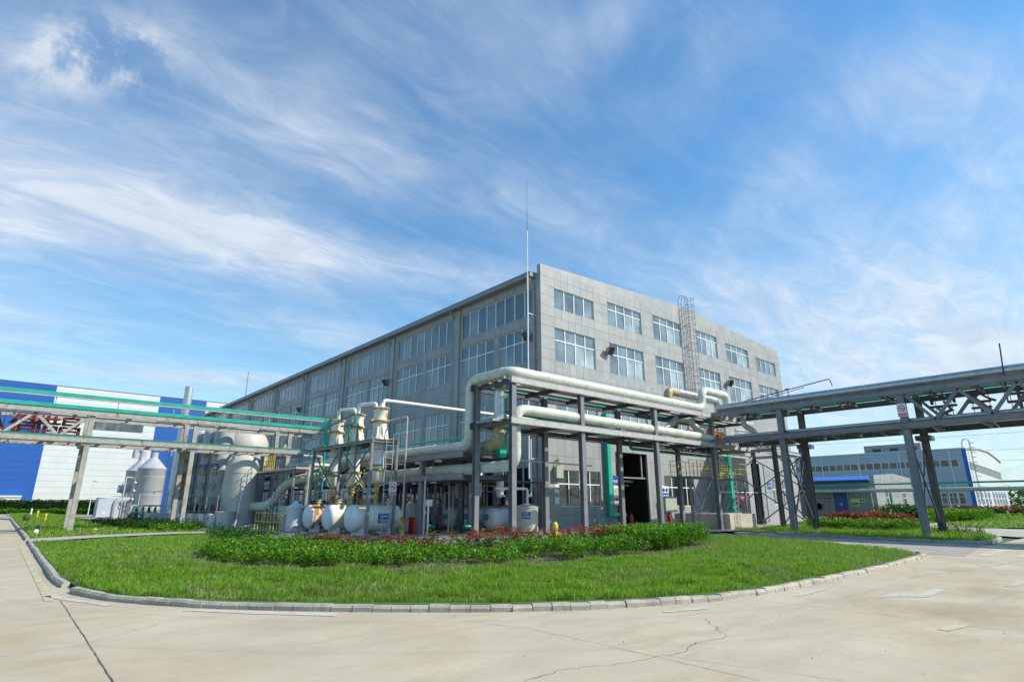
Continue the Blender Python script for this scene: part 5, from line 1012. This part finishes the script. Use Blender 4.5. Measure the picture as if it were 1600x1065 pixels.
for z in (1.0,2.0,3.0,4.0,5.0): b.box(X-.09, X+16.9, 1.494, 1.499, z-.015, z+.015)
for x in np.arange(X+1, X+17, 1.6): b.box(x-.015, x+.015, 1.494, 1.499, 0, 5.6)
b.build('gable_wall', 'tile', t)
b = MB().m('bluelt'); b.add([(X-.5,2.2,5.0),(X+8.5,2.2,5.95),(X+8.5,24,5.95),(X-.5,24,5.0)], [(0,1,2,3)]); b.box(X-.56, X-.5, 2.2, 24, 4.93, 5.08)
for y in np.arange(2.4, 24, .5): b.bar((X-.5,y,5.03),(X+8.4,y,5.97), .12, .05)
b.build('roof', 'bluelt', t); MB().box(X-.5, X-.01, 2.2, 24, 4.7, 4.84).build('soffit', 'dark', t)
d = MB().m('boxgg').box(X-.08, X-.01, 5.3, 7.5, .1, 3.4).build('door_frame', 'boxgg', t)
for y0 in (5.42, 6.43): MB().m('blue').box(X-.12, X-.085, y0, y0+.95, .15, 3.3).m('signw').box(X-.15, X-.121, y0+(.78 if y0 < 6 else .05), y0+(.88 if y0 < 6 else .15), 1.5, 1.75).build('door', 'blue', t)
MB().box(X-.9, X-.02, 4.6, 8.6, 3.55, 3.68).build('canopy', 'tile', t); MB().box(X-.5, X-.02, 9.5, 12.4, 3.6, 3.7).build('canopy', 'tile', t)
for x0, x1 in ((X+3.7, X+4.7), (X+11.7, X+13)):
    b = MB().m('frame'); b.box(x0, x1, 1.44, 1.49, 1.0, 3.4); f = b.build('window', 'frame', t); MB().m('glassd').box(x0+.08, (x0+x1)/2-.04, 1.42, 1.438, 1.08, 2.5).box((x0+x1)/2+.04, x1-.08, 1.42, 1.438, 1.08, 2.5).box(x0+.08, x1-.08, 1.42, 1.438, 2.6, 3.32).build('pane', 'glassd', f)
MB().m('green').box(X+5.6, X+6.0, 1.3, 1.49, 0, 3.3).build('duct', 'green', t)
b = MB().m('signw').box(X-.03, X-.005, 3.1, 5.05, 1.9, 2.4)
for k, c in enumerate(('signy','signy','signy','signr','blue')): b.m(c).box(X-.05, X-.031, 4.7-k*.38, 4.98-k*.38, 1.98, 2.32)
b.m('signg').box(X-.03, X-.005, 3.9, 4.95, 1.3, 1.85); b.m('signk').box(X-.04, X-.031, 4.1, 4.8, 1.6, 1.75); b.build('safety_sign', None, None, 'row of small hazard symbols with a lime plate right of the blue door', 'sign')
MB().m('blue').box(X-.03, X-.005, 7.9, 8.7, 1.95, 2.4).m('signw').box(X-.04, X-.031, 8.0, 8.6, 2.12, 2.2).build('wall_sign', None, None, 'small dark blue plate left of the double blue door', 'sign')
b = MB().m('dark')
for k in range(3): b.lathe((X-.12-.05*k, 9.8-.1*k, 1.3), [(0,.5),(.03,.5),(.03,.42),(0,.42)], 'x', 20)
b.build('hose_coil', None, None, 'dark hose coil hung on the grey wall left of the blue door', 'hose')
X = 110.0; t = thing('grey_hall', 'long grey-blue clad hall with a high window strip and blue corner trim', 'building', (X, 28, 0))
b = MB().m('greywall'); b.box(X, X+.3, -1.8, 62, 0, 8.55); b.box(X, X+.3, -1.8, 62, 9.85, 11.75); b.box(X, X+.3, -1.8, -.5, 8.55, 9.85); b.m('clad_line')
for z in (2.5, 5, 7.3, 10.8): b.box(X-.01, X+.001, -1.8, 62, z-.02, z+.02)
b.build('wall', 'greywall', t); MB().box(X-.15, X+.4, -1.9, 62, 11.75, 12.0).build('gutter', 'whitewall', t)
b = MB().m('glassd').box(X+.1, X+.15, -.5, 62, 8.55, 9.85).m('frame')
for y in np.arange(-.5, 62, 1.45): b.box(X+.03, X+.1, y, y+.16, 8.6, 9.8)
b.box(X-.02, X+.1, -.5, 62, 9.8, 9.88); b.box(X-.02, X+.1, -.5, 62, 8.5, 8.58); b.build('strip_window', 'glassd', t)
for y in (.6, 9.0, 16.5, 24, 33): MB().box(X-.18, X-.001, y, y+.22, .5, 11.7).build('downpipe', 'white', t)
for y in (1.5, 8.8, 11.0): 
    MB().m('frame').box(X-.05, X-.01, y-1.9, y+1.9, 1.6, 3.75).build('window', 'frame', t)
    g = MB().m('glassd')
    for k in range(4): g.box(X-.07, X-.055, y-1.8+k*.92, y-1.0+k*.92, 1.7, 2.9).box(X-.07, X-.055, y-1.8+k*.92, y-1.0+k*.92, 3.0, 3.65)
    g.build('pane', 'glassd', t)
MB().m('bluelt').box(X-.06, X+.02, -1.95, -1.3, .9, 11.7).box(X-.04, X-.001, -1.3, 62, .9, 1.3).build('trim', 'bluelt', t); MB().box(X-.03, X+.2, -1.29, 62, 0, .9).build('plinth', 'joint', t)
pts = [(X,11.75),(X+12,12.4),(X+20,12.3),(X+28.5,11.2),(X+31.5,10.6),(X+31.8,0),(X,0)]
b = MB().m('whitewall'); b.add([(x,-1.82,z) for x, z in pts], [tuple(range(7))[::-1]]); b.build('end_wall', 'whitewall', t)
b = MB().m('roof'); 
for (x0,z0),(x1,z1) in zip(pts[:5], pts[1:5]): b.add([(x0,-2,z0+.05),(x1,-2,z1+.05),(x1,62,z1+.05),(x0,62,z0+.05)], [(0,1,2,3)])
b.build('roof', 'roof', t); b = MB().m('clad_line')
for (x0,z0),(x1,z1) in zip(pts[:4], pts[1:5]): b.bar((x0,-1.95,z0),(x1,-1.95,z1), .1, .3)
b.build('verge', 'clad_line', t)
MB().m('glassd').add([(X+1.4,-1.86,8.0),(X+28.8,-1.86,6.8),(X+28.8,-1.86,8.2),(X+1.4,-1.86,9.3)], [(0,1,2,3)]).m('clad_line').bar((X+1.3,-1.88,9.35),(X+29,-1.88,8.25), .06, .15).build('strip_window', 'glassd', t)
for k, x in enumerate((2.0, 5.6, 8.8, 11.8, 16.2, 19.2, 22.0, 24.8, 27.6)): MB().m('bluelt').box(X+x-.15, X+x+1.45, -1.88, -1.83, 1.35, 4.1).m('frame').box(X+x, X+x+1.3, -1.92, -1.881, 1.4, 4.0).m('glassd').box(X+x+.25, X+x+1.05, -1.94, -1.921, 2.9, 3.8).box(X+x+.25, X+x+1.05, -1.94, -1.921, 1.6, 2.6).build('door_panel', 'frame', t)
b = MB().m('greytile'); b.box(X+3, X+9, 5.8, 16.2, 11.8, 13.7); pb = b.build('penthouse', 'greytile', t)
for y in (7.3, 10.6, 13.8): MB().m('dark').box(X+2.95, X+2.99, y-.8, y+.8, 12.4, 12.9).build('louvre', 'dark', pb)
b = MB().m('beamlt')
for x in (X+2.6, X+3.3): b.tube([(x,-2.2,1.8),(x,-2.2,13.6),(x,-1.5,13.9),(x,-1.0,13.2),(x,-1.0,12)], .05, .3, 5)
for z in np.arange(2, 13.4, .6): b.bar((X+2.6,-2.2,z),(X+3.3,-2.2,z), .05, .05)
for z in np.arange(4, 13.6, .9): b.tube([(X+2.95+.6*math.cos(a), -2.2-.8*math.sin(a), z) for a in np.linspace(0, math.pi, 7)], .04, 0, 4)
b.build('roof_ladder', 'beamlt', t)
# far pipeline on short supports
b = MB().m('towerc'); b.tube([(66.5,18,3.47),(66.5,-70,3.47)], .26, 0, 14); b.build('insulated_pipe', None, None, 'long distant grey pipeline on short supports crossing behind the right-hand rack', 'pipe')
b = MB().m('green'); b.box(66.4, 66.6, -70, 18, 4.2, 4.42); b.build('cable_tray', None, None, 'distant green tray running above the grey pipeline', 'tray')
for k, y in enumerate((10.5, 1.8, -7.2, -16.2, -25)):
    b = MB().m('oldsteel'); b.lathe((66.5,y,0), [(0,.35),(.15,.3),(.5,.12),(3.2,.11)], seg=10); b.box(66.2,66.8,y-.08,y+.08,3.1,3.2); b.box(66.46,66.54,y-.05,y+.05,3.73,4.2); b.build('pipe_support', None, None, 'grey flared support post carrying the distant pipeline', 'post', 'supports of the distant pipeline')
t = thing('distant_house', 'low far grey building with a pale roof at the right frame edge', 'building', (200, -9, 0)); MB().box(196, 206, -30, -4, 0, 3.2).build('wall', 'greytile', t); MB().m('whitewall').add([(195.5,-31,3.2),(195.5,-3,3.2),(201,-3,5.0),(201,-31,5.0)], [(0,3,2,1)]).add([(206.5,-31,3.2),(206.5,-3,3.2),(201,-3,5.0),(201,-31,5.0)], [(0,1,2,3)]).build('roof', 'whitewall', t)
b = MB().m('green').lathe((150,-21.6,8.9), [(0,1.0),(3.0,1.0),(3.2,.4)], seg=14).m('oldsteel')
for dx, dy in ((-.7,-.7),(.7,-.7),(.7,.7),(-.7,.7)): b.bar((150+dx,-21.6+dy,0),(150+dx,-21.6+dy,8.9), .15, .15)
b.build('water_tank', None, None, 'green raised tank at the right frame edge above the trees', 'tank')
for k, z in enumerate((19.5, 17.8, 14.0, 11.5)):
    b = MB().m('wire'); pts = [(150, 90-12*i, z+ .010*(12*i-100)**2*.02) for i in range(19)]; b.tube(pts, .035, 0, 4); b.build('power_line', None, None, 'thin overhead wire in the sky beyond the right-hand rack', 'wire', 'overhead wires on the right')

# ------------------------------------------------------------------ vegetation
def leaves(name, base, h, nl, size, mats, top=None, spread=.18, zlow=.15, parent=None, **kw):
    """base (n,3) shoot feet, h (n,) heights; nl leaves per shoot; returns object of small bent leaf quads"""
    n = len(base); N_ = n*nl
    t = rng.uniform(zlow, 1, (n, nl))**.75; ang = rng.uniform(0, 2*np.pi, (n, nl)); lean = rng.normal(0, .10, (n, 2))
    rad = spread*(1.05-.75*t)*rng.uniform(.2, 1, (n, nl))
    cx = base[:,0,None] + lean[:,0,None]*t*h[:,None]*1.5 + np.cos(ang)*rad; cy = base[:,1,None] + lean[:,1,None]*t*h[:,None]*1.5 + np.sin(ang)*rad; cz = base[:,2,None] + t*h[:,None]
    C = np.stack([cx, cy, cz], -1).reshape(-1, 3); a = (ang + rng.normal(0, .5, ang.shape)).ravel(); el = rng.uniform(.05, 1.1, N_)
    d = np.stack([np.cos(a)*np.cos(el), np.sin(a)*np.cos(el), np.sin(el)], -1); s = np.stack([-np.sin(a), np.cos(a), rng.normal(0, .3, N_)], -1); s /= np.linalg.norm(s, axis=1)[:,None]
    Lh = (size*rng.uniform(.6, 1.35, N_))[:,None]; w = Lh*.27
    V = np.stack([C, C + d*Lh*.5 + s*w, C + d*Lh + np.array([0,0,-.12])*Lh, C + d*Lh*.5 - s*w], 1).reshape(-1, 3)
    F = np.arange(N_*4).reshape(-1, 4); mi = np.zeros(N_, int)
    if top is not None: T = t.ravel(); mi = np.where((T > top[0]) & (rng.random(N_) < np.repeat(top[1], nl)), 1, 0)
    return fast_mesh(name, V, F, mats, mi, parent, **kw)
def stems(name, base, h, mk, parent, r=.006):
    if len(base) < 500: return None
    n = len(base); V = np.zeros((n, 3, 3)); V[:,0] = base + [-r, 0, 0]; V[:,1] = base + [r, r, 0]; V[:,2] = base + np.stack([rng.normal(0, .03, n), rng.normal(0, .03, n), h*.9], -1)
    return fast_mesh(name, V.reshape(-1, 3), np.arange(n*3).reshape(-1, 3), [mk], np.zeros(n, int), parent)
def dist_poly(x, y, P):
    d = np.full(len(x), 1e9)
    for (x0, y0), (x1, y1) in zip(P, P[1:]):
        L2 = (x1-x0)**2+(y1-y0)**2; t = np.clip(((x-x0)*(x1-x0)+(y-y0)*(y1-y0))/L2, 0, 1); d = np.minimum(d, np.hypot(x-x0-t*(x1-x0), y-y0-t*(y1-y0)))
    return d
def nz(p, sc, sd=0): return np.array([noise.noise(Vector((q[0]*sc, q[1]*sc, sd))) for q in p])
OUT = [(-21.9,-6.6),(-21.8,-10.2),(-21.1,-11.8),(-19.6,-13.6),(-17.7,-14.8),(-16.2,-15.5),(-14.1,-15.8),(-11.1,-15.7),(-8.1,-15.5),(-5.2,-14.6)]
INN = [(-5.0,-13.0),(-7.6,-12.0),(-11.4,-11.2),(-13.6,-10.9),(-15.4,-9.8),(-16.9,-7.8),(-17.6,-4.5),(-19.4,-3.8)]
HP = OUT + INN
BAD = [(-5.0,-13.0),(-7.6,-12.0),(-11.4,-11.2),(-13.6,-10.9),(-15.4,-9.8),(-16.9,-7.8),(-17.6,-4.5),(-17.9,2)]
p = scatter(HP, 3300); dn = dist_poly(p[:,0], p[:,1], BAD); q_ = nz(p, .9, 2)
dens = q_ + .30*(dn < 1.9) + .22*(p[:,0] < -18.5) + .3*(p[:,0] > -9) + rng.normal(0, .16, len(p)); keep = dens > -.06; p, dn = p[keep], dn[keep]
isred = (dn < 1.7) & (p[:,0] > -17.8) & (p[:,0] < -7.4)
isbright = (p[:,0] > -8.6)
base = np.column_stack([p, np.full(len(p), .07)]); hh = np.where(isred, rng.uniform(.5, .82, len(p)), rng.uniform(.30, .62, len(p))) + .12*nz(p, .8, 5)
hh = np.where(p[:,0] < -15.5, hh*.66, hh*.92); hh[isbright] = rng.uniform(.5, .78, isbright.sum())
g = ~isred & ~isbright
t = thing('green_shrub_bed', 'broad band of leafy green shrubs across the front lawn', 'shrub bed', (-15, -13.5, .07)); leaves('foliage', base[g], hh[g], 34, .085, ['leaf', 'redleaf'], (.8, np.full(g.sum(), .04)), .22, parent=t); stems('stems', base[g], hh[g], 'stem', t)
t = thing('red_tip_hedge', 'red-tipped hedge at the back of the front shrubs before the pipe racks', 'hedge', (-14, -10.5, .07)); n_r = isred.sum(); leaves('foliage', base[isred], hh[isred], 34, .075, ['leafd', 'redleaf'], (.70, np.clip(np.where(p[isred][:,0] < -14.5, .55, .9)+.7*nz(p[isred], 1.1, 9), .1, 1)), .17, parent=t); stems('stems', base[isred], hh[isred], 'stem', t)
p2 = scatter([(-9.4,-15.6),(-5.0,-14.7),(-4.2,-13.3),(-5.5,-11.9),(-9.2,-11.9)], 900); b2 = np.column_stack([p2, np.full(900, .07)])
t = thing('bright_shrub_clump', 'dense bright green clump at the right end of the front shrubs', 'shrub', (-7, -14, .07)); h2 = rng.uniform(.5, .82, 900); leaves('foliage', b2, h2, 34, .085, ['lime' if 0 else 'leaf'], None, .2, parent=t); stems('stems', b2, h2, 'stem', t)
# bare soil below the shrubs
ground('shrub_soil', HP, .075, 'soil')
# lawn grass
def grass(name, poly, n, hmin, hmax, w, z0, label, avoid=None, hb=None):
    p = scatter(poly, n)
    if avoid: p = p[~(inpoly(p[:,0], p[:,1], avoid) & (rng.random(len(p)) > .12))]
    n = len(p); k = nz(p[::6], .7, 1); kk = np.repeat(k, 6)[:n]; k2 = nz(p[::6], 2.6, 8); kk2 = np.repeat(k2, 6)[:n]
    if len(kk) < n: kk = np.resize(kk, n); kk2 = np.resize(kk2, n)
    q = nz(p, 1.6, 3)
    h = rng.uniform(hmin, hmax, n)*np.clip(1+1.5*q+.7*nz(p, 5., 6), .3, 2.2) ; a = rng.uniform(0, 2*np.pi, n); l = rng.uniform(.1, .8, n)*h; ww = w*rng.uniform(.6, 1.4, n)
    s = np.stack([-np.sin(a), np.cos(a)], -1)*ww[:,None]; d = np.stack([np.cos(a), np.sin(a)], -1)*l[:,None]
    V = np.zeros((n, 4, 3)); V[:,0,:2] = p - s; V[:,1,:2] = p + s; V[:,2,:2] = p + d*.5 + s*.7; V[:,3,:2] = p + d
    V[:,2,2] = h*.62; V[:,3,2] = h; V[:,:,2] += z0; V[:,0,2] -= .02; V[:,1,2] -= .02
    dd = dist_poly(p[:,0], p[:,1], OUT); mi = (rng.random(n) < (.06+.35*(dd < .7)+.30*np.clip(-q-.08, 0, .5)+.25*(nz(p, .45, 12) > .28))).astype(int)
    return fast_mesh(name, V.reshape(-1, 3), np.arange(n*4).reshape(-1, 4), ['grass', 'drygrass'], mi, None, label=label, cat='grass', kind='stuff')
FRONT = [(-25.25,4.2),(-25.25,-11.2),(-25.05,-13.3),(-24.7,-14.6),(-24.1,-15.6),(-23.4,-16.6),(-22.3,-17.8),(-21.2,-18.8),(-20.1,-19.8),(-18.9,-20.5),(-17.9,-21.0),(-16.8,-21.4),(-15.4,-21.65),(-12.5,-21.7),(-9,-21.65),(-5.6,-21.5),(-3.9,-21.2),(-2.9,-20.7),(-1.8,-19.2),(-.5,-17.1),(.9,-14.5),(2.0,-12.3),(-1,-10),(-11,-9.8),(-15.8,-6.5),(-17.6,2),(-17.4,8)]
NEAR = [(-25.2,-7),(-25.2,-11.2),(-25.05,-13.3),(-24.7,-14.6),(-24.1,-15.6),(-23.4,-16.6),(-22.3,-17.8),(-21.2,-18.8),(-20.1,-19.8),(-18.9,-20.5),(-17.9,-21.0),(-16.8,-21.4),(-15.4,-21.65),(-12.5,-21.7),(-10.5,-21.7),(-12,-16.2),(-16.5,-15.9),(-19.8,-14),(-22,-11.5),(-22.2,-7)]
grass('lawn_grass', FRONT, 230000, .03, .09, .0065, .07, 'bright green rough grass covering the front lawn', HP)
grass('lawn_grass', NEAR, 170000, .03, .115, .0045, .07, 'longer grass tufts along the near kerb of the front lawn')
FL = [(-25.1,7.9),(-22.4,9.8),(-19.6,10.6),(-17,10.6),(-18.8,20),(-19.3,34),(-20,60),(-20,100),(-25.1,100)]
grass('lawn_grass', FL, 60000, .06, .16, .02, .09, 'grass of the far left lawn beyond the walkway')
grass('lawn_grass', RL, 60000, .05, .16, .012, .08, 'shaded grass strip under the right-hand rack')
grass('lawn_grass', [(24.2,-18),(26,-16.6),(31.8,-14.0),(64,-8),(110,-12),(110,-60),(62,-45)], 40000, .06, .2, .05, .05, 'distant bright lawn on the right beyond the path')
def bed(name, label, cat, poly, n, hmin, hmax, size, nl, mats, topf=None, z0=.08, spread=.22):
    p = scatter(poly, n); base = np.column_stack([p, np.full(n, z0)]); h = rng.uniform(hmin, hmax, n)*(1+.25*nz(p, .6, 4)); c = np.mean(np.array(poly), 0)
    t = thing(name, label, cat, (c[0], c[1], z0)); leaves('foliage', base, h, nl, size, mats, None if topf is None else (.6, np.full(n, topf)), spread, parent=t); stems('stems', base, h, 'stem', t, .01); return t
bed('low_shrubs', 'dark green low bushes in front of the white dosing boxes', 'bushes', [(-20.4,14),(-17.6,12.2),(-16.4,14),(-17.6,17.4),(-19.4,26),(-21,30)], 420, .25, .6, .13, 26, ['leafd'])
bed('low_shrubs', 'bright green low bushes beside the walkway under the left rack', 'bushes', [(-19.8,11.4),(-17.2,11.4),(-17.6,13.6),(-19.4,14.6)], 130, .2, .45, .12, 22, ['leaf'])
bed('low_shrubs', 'sparse weeds at the edge of the apron left of the barrier', 'bushes', [(-19.6,-1.5),(-17.4,-2.0),(-16.8,4),(-17.2,8),(-18.2,7.5)], 170, .2, .5, .10, 20, ['leafd'])
bed('red_hedge', 'red-topped hedge bed behind the right-hand rack posts', 'hedge', [(19.5,-9.6),(22.5,-10.0),(23.6,-12.8),(20.8,-14.9),(17.8,-15.5)], 800, .65, .95, .14, 26, ['leafd', 'redleaf'], .8)
bed('green_hedge', 'green shrub bed in front of the red-topped hedge on the right', 'hedge', [(14.5,-10.4),(19.4,-9.7),(17.8,-15.4),(14.2,-17.2),(12.8,-15.5)], 650, .3, .65, .13, 24, ['leaf', 'redleaf'], .08)
bed('low_shrubs', 'sparse young plants around the right-hand rack posts', 'bushes', [(10.5,-18.2),(13.5,-17.2),(12.0,-20.2),(9.5,-20.6)], 60, .3, .55, .09, 18, ['leafd', 'redleaf'], .25)
bed('lime_hedge', 'bright lime hedge block on the lawn beyond the right-hand rack', 'hedge', [(34,-12.2),(50,-7.6),(56,-9.6),(58,-13),(42,-14.2)], 900, .7, 1.0, .26, 26, ['lime'], None, .05, .35)
bed('low_shrubs', 'darker green bush mass between the lime hedge and the pale gable', 'bushes', [(36,-9.6),(48,-4.0),(52,-6.5),(38,-11.4)], 260, .8, 1.5, .28, 24, ['leafd'], None, .05, .5)
bed('red_hedge', 'long dark red hedge far away below the grey-blue hall', 'hedge', [(78,-2),(100,4),(104,-12),(150,-30),(140,-45),(84,-16)], 1500, .8, 1.1, .5, 22, ['leafd', 'redleaf'], .55, .05, .8)
bed('lime_hedge', 'far lime hedge line at the foot of the left creeper wall', 'hedge', [(-60,100.6),(-12,100.6),(-12,101.8),(-60,101.8)], 700, .5, .8, .35, 20, ['lime'], None, 0, .4)
# creeper covered wall
t = thing('creeper_wall', 'long wall overgrown with dark green creeper below the warehouse', 'wall', (-30, 104, 0)); MB().box(-70, -6, 104.2, 104.5, -.05, 2.3).build('wall', 'concrete', t)
n = 26000; x = rng.uniform(-70, -6, n); z = rng.uniform(0, 1, n)**.8*(2.45+.25*np.array([noise.noise(Vector((v*.5, 1, 1))) for v in x])); ok = np.array([noise.noise(Vector((a*.45, c*.9, 7))) for a, c in zip(x, z)]) > -.33; x, z = x[ok], z[ok]; n = len(x)
C = np.stack([x, 104.15-rng.uniform(0, .45, n), z], -1); a = rng.uniform(-1.1, 1.1, n)-np.pi/2; d = np.stack([np.cos(a), np.sin(a), rng.uniform(-.9, .3, n)], -1)*.2; s = np.stack([-np.sin(a), np.cos(a), rng.normal(0, .4, n)], -1)*.11
V = np.stack([C, C+d*.5+s, C+d, C+d*.5-s], 1).reshape(-1, 3); fast_mesh('creeper', V, np.arange(n*4).reshape(-1, 4), ['creeper'], np.zeros(n, int), t)
# trees
def tree(x, y, H, cr, label, mk='treeleaf', nl=3800, size=.42, group=None):
    t = thing('tree', label, 'tree', (x, y, 0), group); b = MB().m('bark'); b.tube([(x,y,0),(x+.1,y,H*.3),(x-.1,y+.1,H*.6),(x,y,H*.85)], [H*.028,H*.022,H*.014,H*.005], 0, 8); tips = []
    for k in range(11):
        a = random.uniform(0, 6.28); z0 = H*random.uniform(.28, .7); r = cr*random.uniform(.6, 1.0)*(1.25-z0/H); e = (x+r*math.cos(a), y+r*math.sin(a), z0+H*random.uniform(.1, .28)); b.tube([(x,y,z0), ((x+e[0])/2, (y+e[1])/2, (z0+e[2])/2+.1*H*.3), e], [H*.010, H*.007, H*.003], 0, 6); tips.append(e)
    tips += [(x, y, H*.92), (x+cr*.2, y, H*.8), (x-cr*.3, y+.2, H*.75)]
    b.build('trunk', 'bark', t); T = np.array(tips); idx = rng.integers(0, len(T), nl); C = T[idx] + rng.normal(0, 1, (nl, 3))*np.array([cr*.27, cr*.27, H*.07])
    a = rng.uniform(0, 6.28, nl); el = rng.uniform(-.6, 1, nl); d = np.stack([np.cos(a)*np.cos(el), np.sin(a)*np.cos(el), np.sin(el)], -1)*size; s = np.stack([-np.sin(a), np.cos(a), rng.normal(0, .4, nl)], -1)*size*.35
    V = np.stack([C, C+d*.5+s, C+d, C+d*.5-s], 1).reshape(-1, 3); fast_mesh('crown', V, np.arange(nl*4).reshape(-1, 4), [mk], np.zeros(nl, int), t)
tree(150, -18.5, 10.5, 4.5, 'light green tree with an open crown at the right frame edge', 'treeleaf')
tree(150, -27, 12.5, 5, 'taller tree beyond the right frame edge beside the green tank', 'treeleaf')
tree(185, -14, 7.5, 4, 'dark rounded tree behind the corner of the grey-blue hall', 'leafd')
tree(190, -21, 7.0, 4.2, 'dark tree over the roof of the low far building', 'leafd')
tree(194, -27, 8.0, 4.5, 'second dark tree right of the low far building', 'leafd')
n = 9000; x = rng.uniform(230, 420, n); y = 60-(x-230)*.2+rng.uniform(-190, 60, n)*1.0; z = rng.uniform(0, 1, n)*7; C = np.stack([x, y, z], -1); a = rng.uniform(0, 6.28, n); d = np.stack([np.cos(a), np.sin(a), rng.uniform(-.3, 1, n)], -1)*1.6; s = np.stack([-np.sin(a), np.cos(a), rng.normal(0, .3, n)], -1)*.8
fast_mesh('far_wood', np.stack([C, C+d*.5+s, C+d, C+d*.5-s], 1).reshape(-1, 3), np.arange(n*4).reshape(-1, 4), ['leafd'], np.zeros(n, int), None, label='dark far-off belt of trees on the right horizon', cat='wood', kind='stuff')
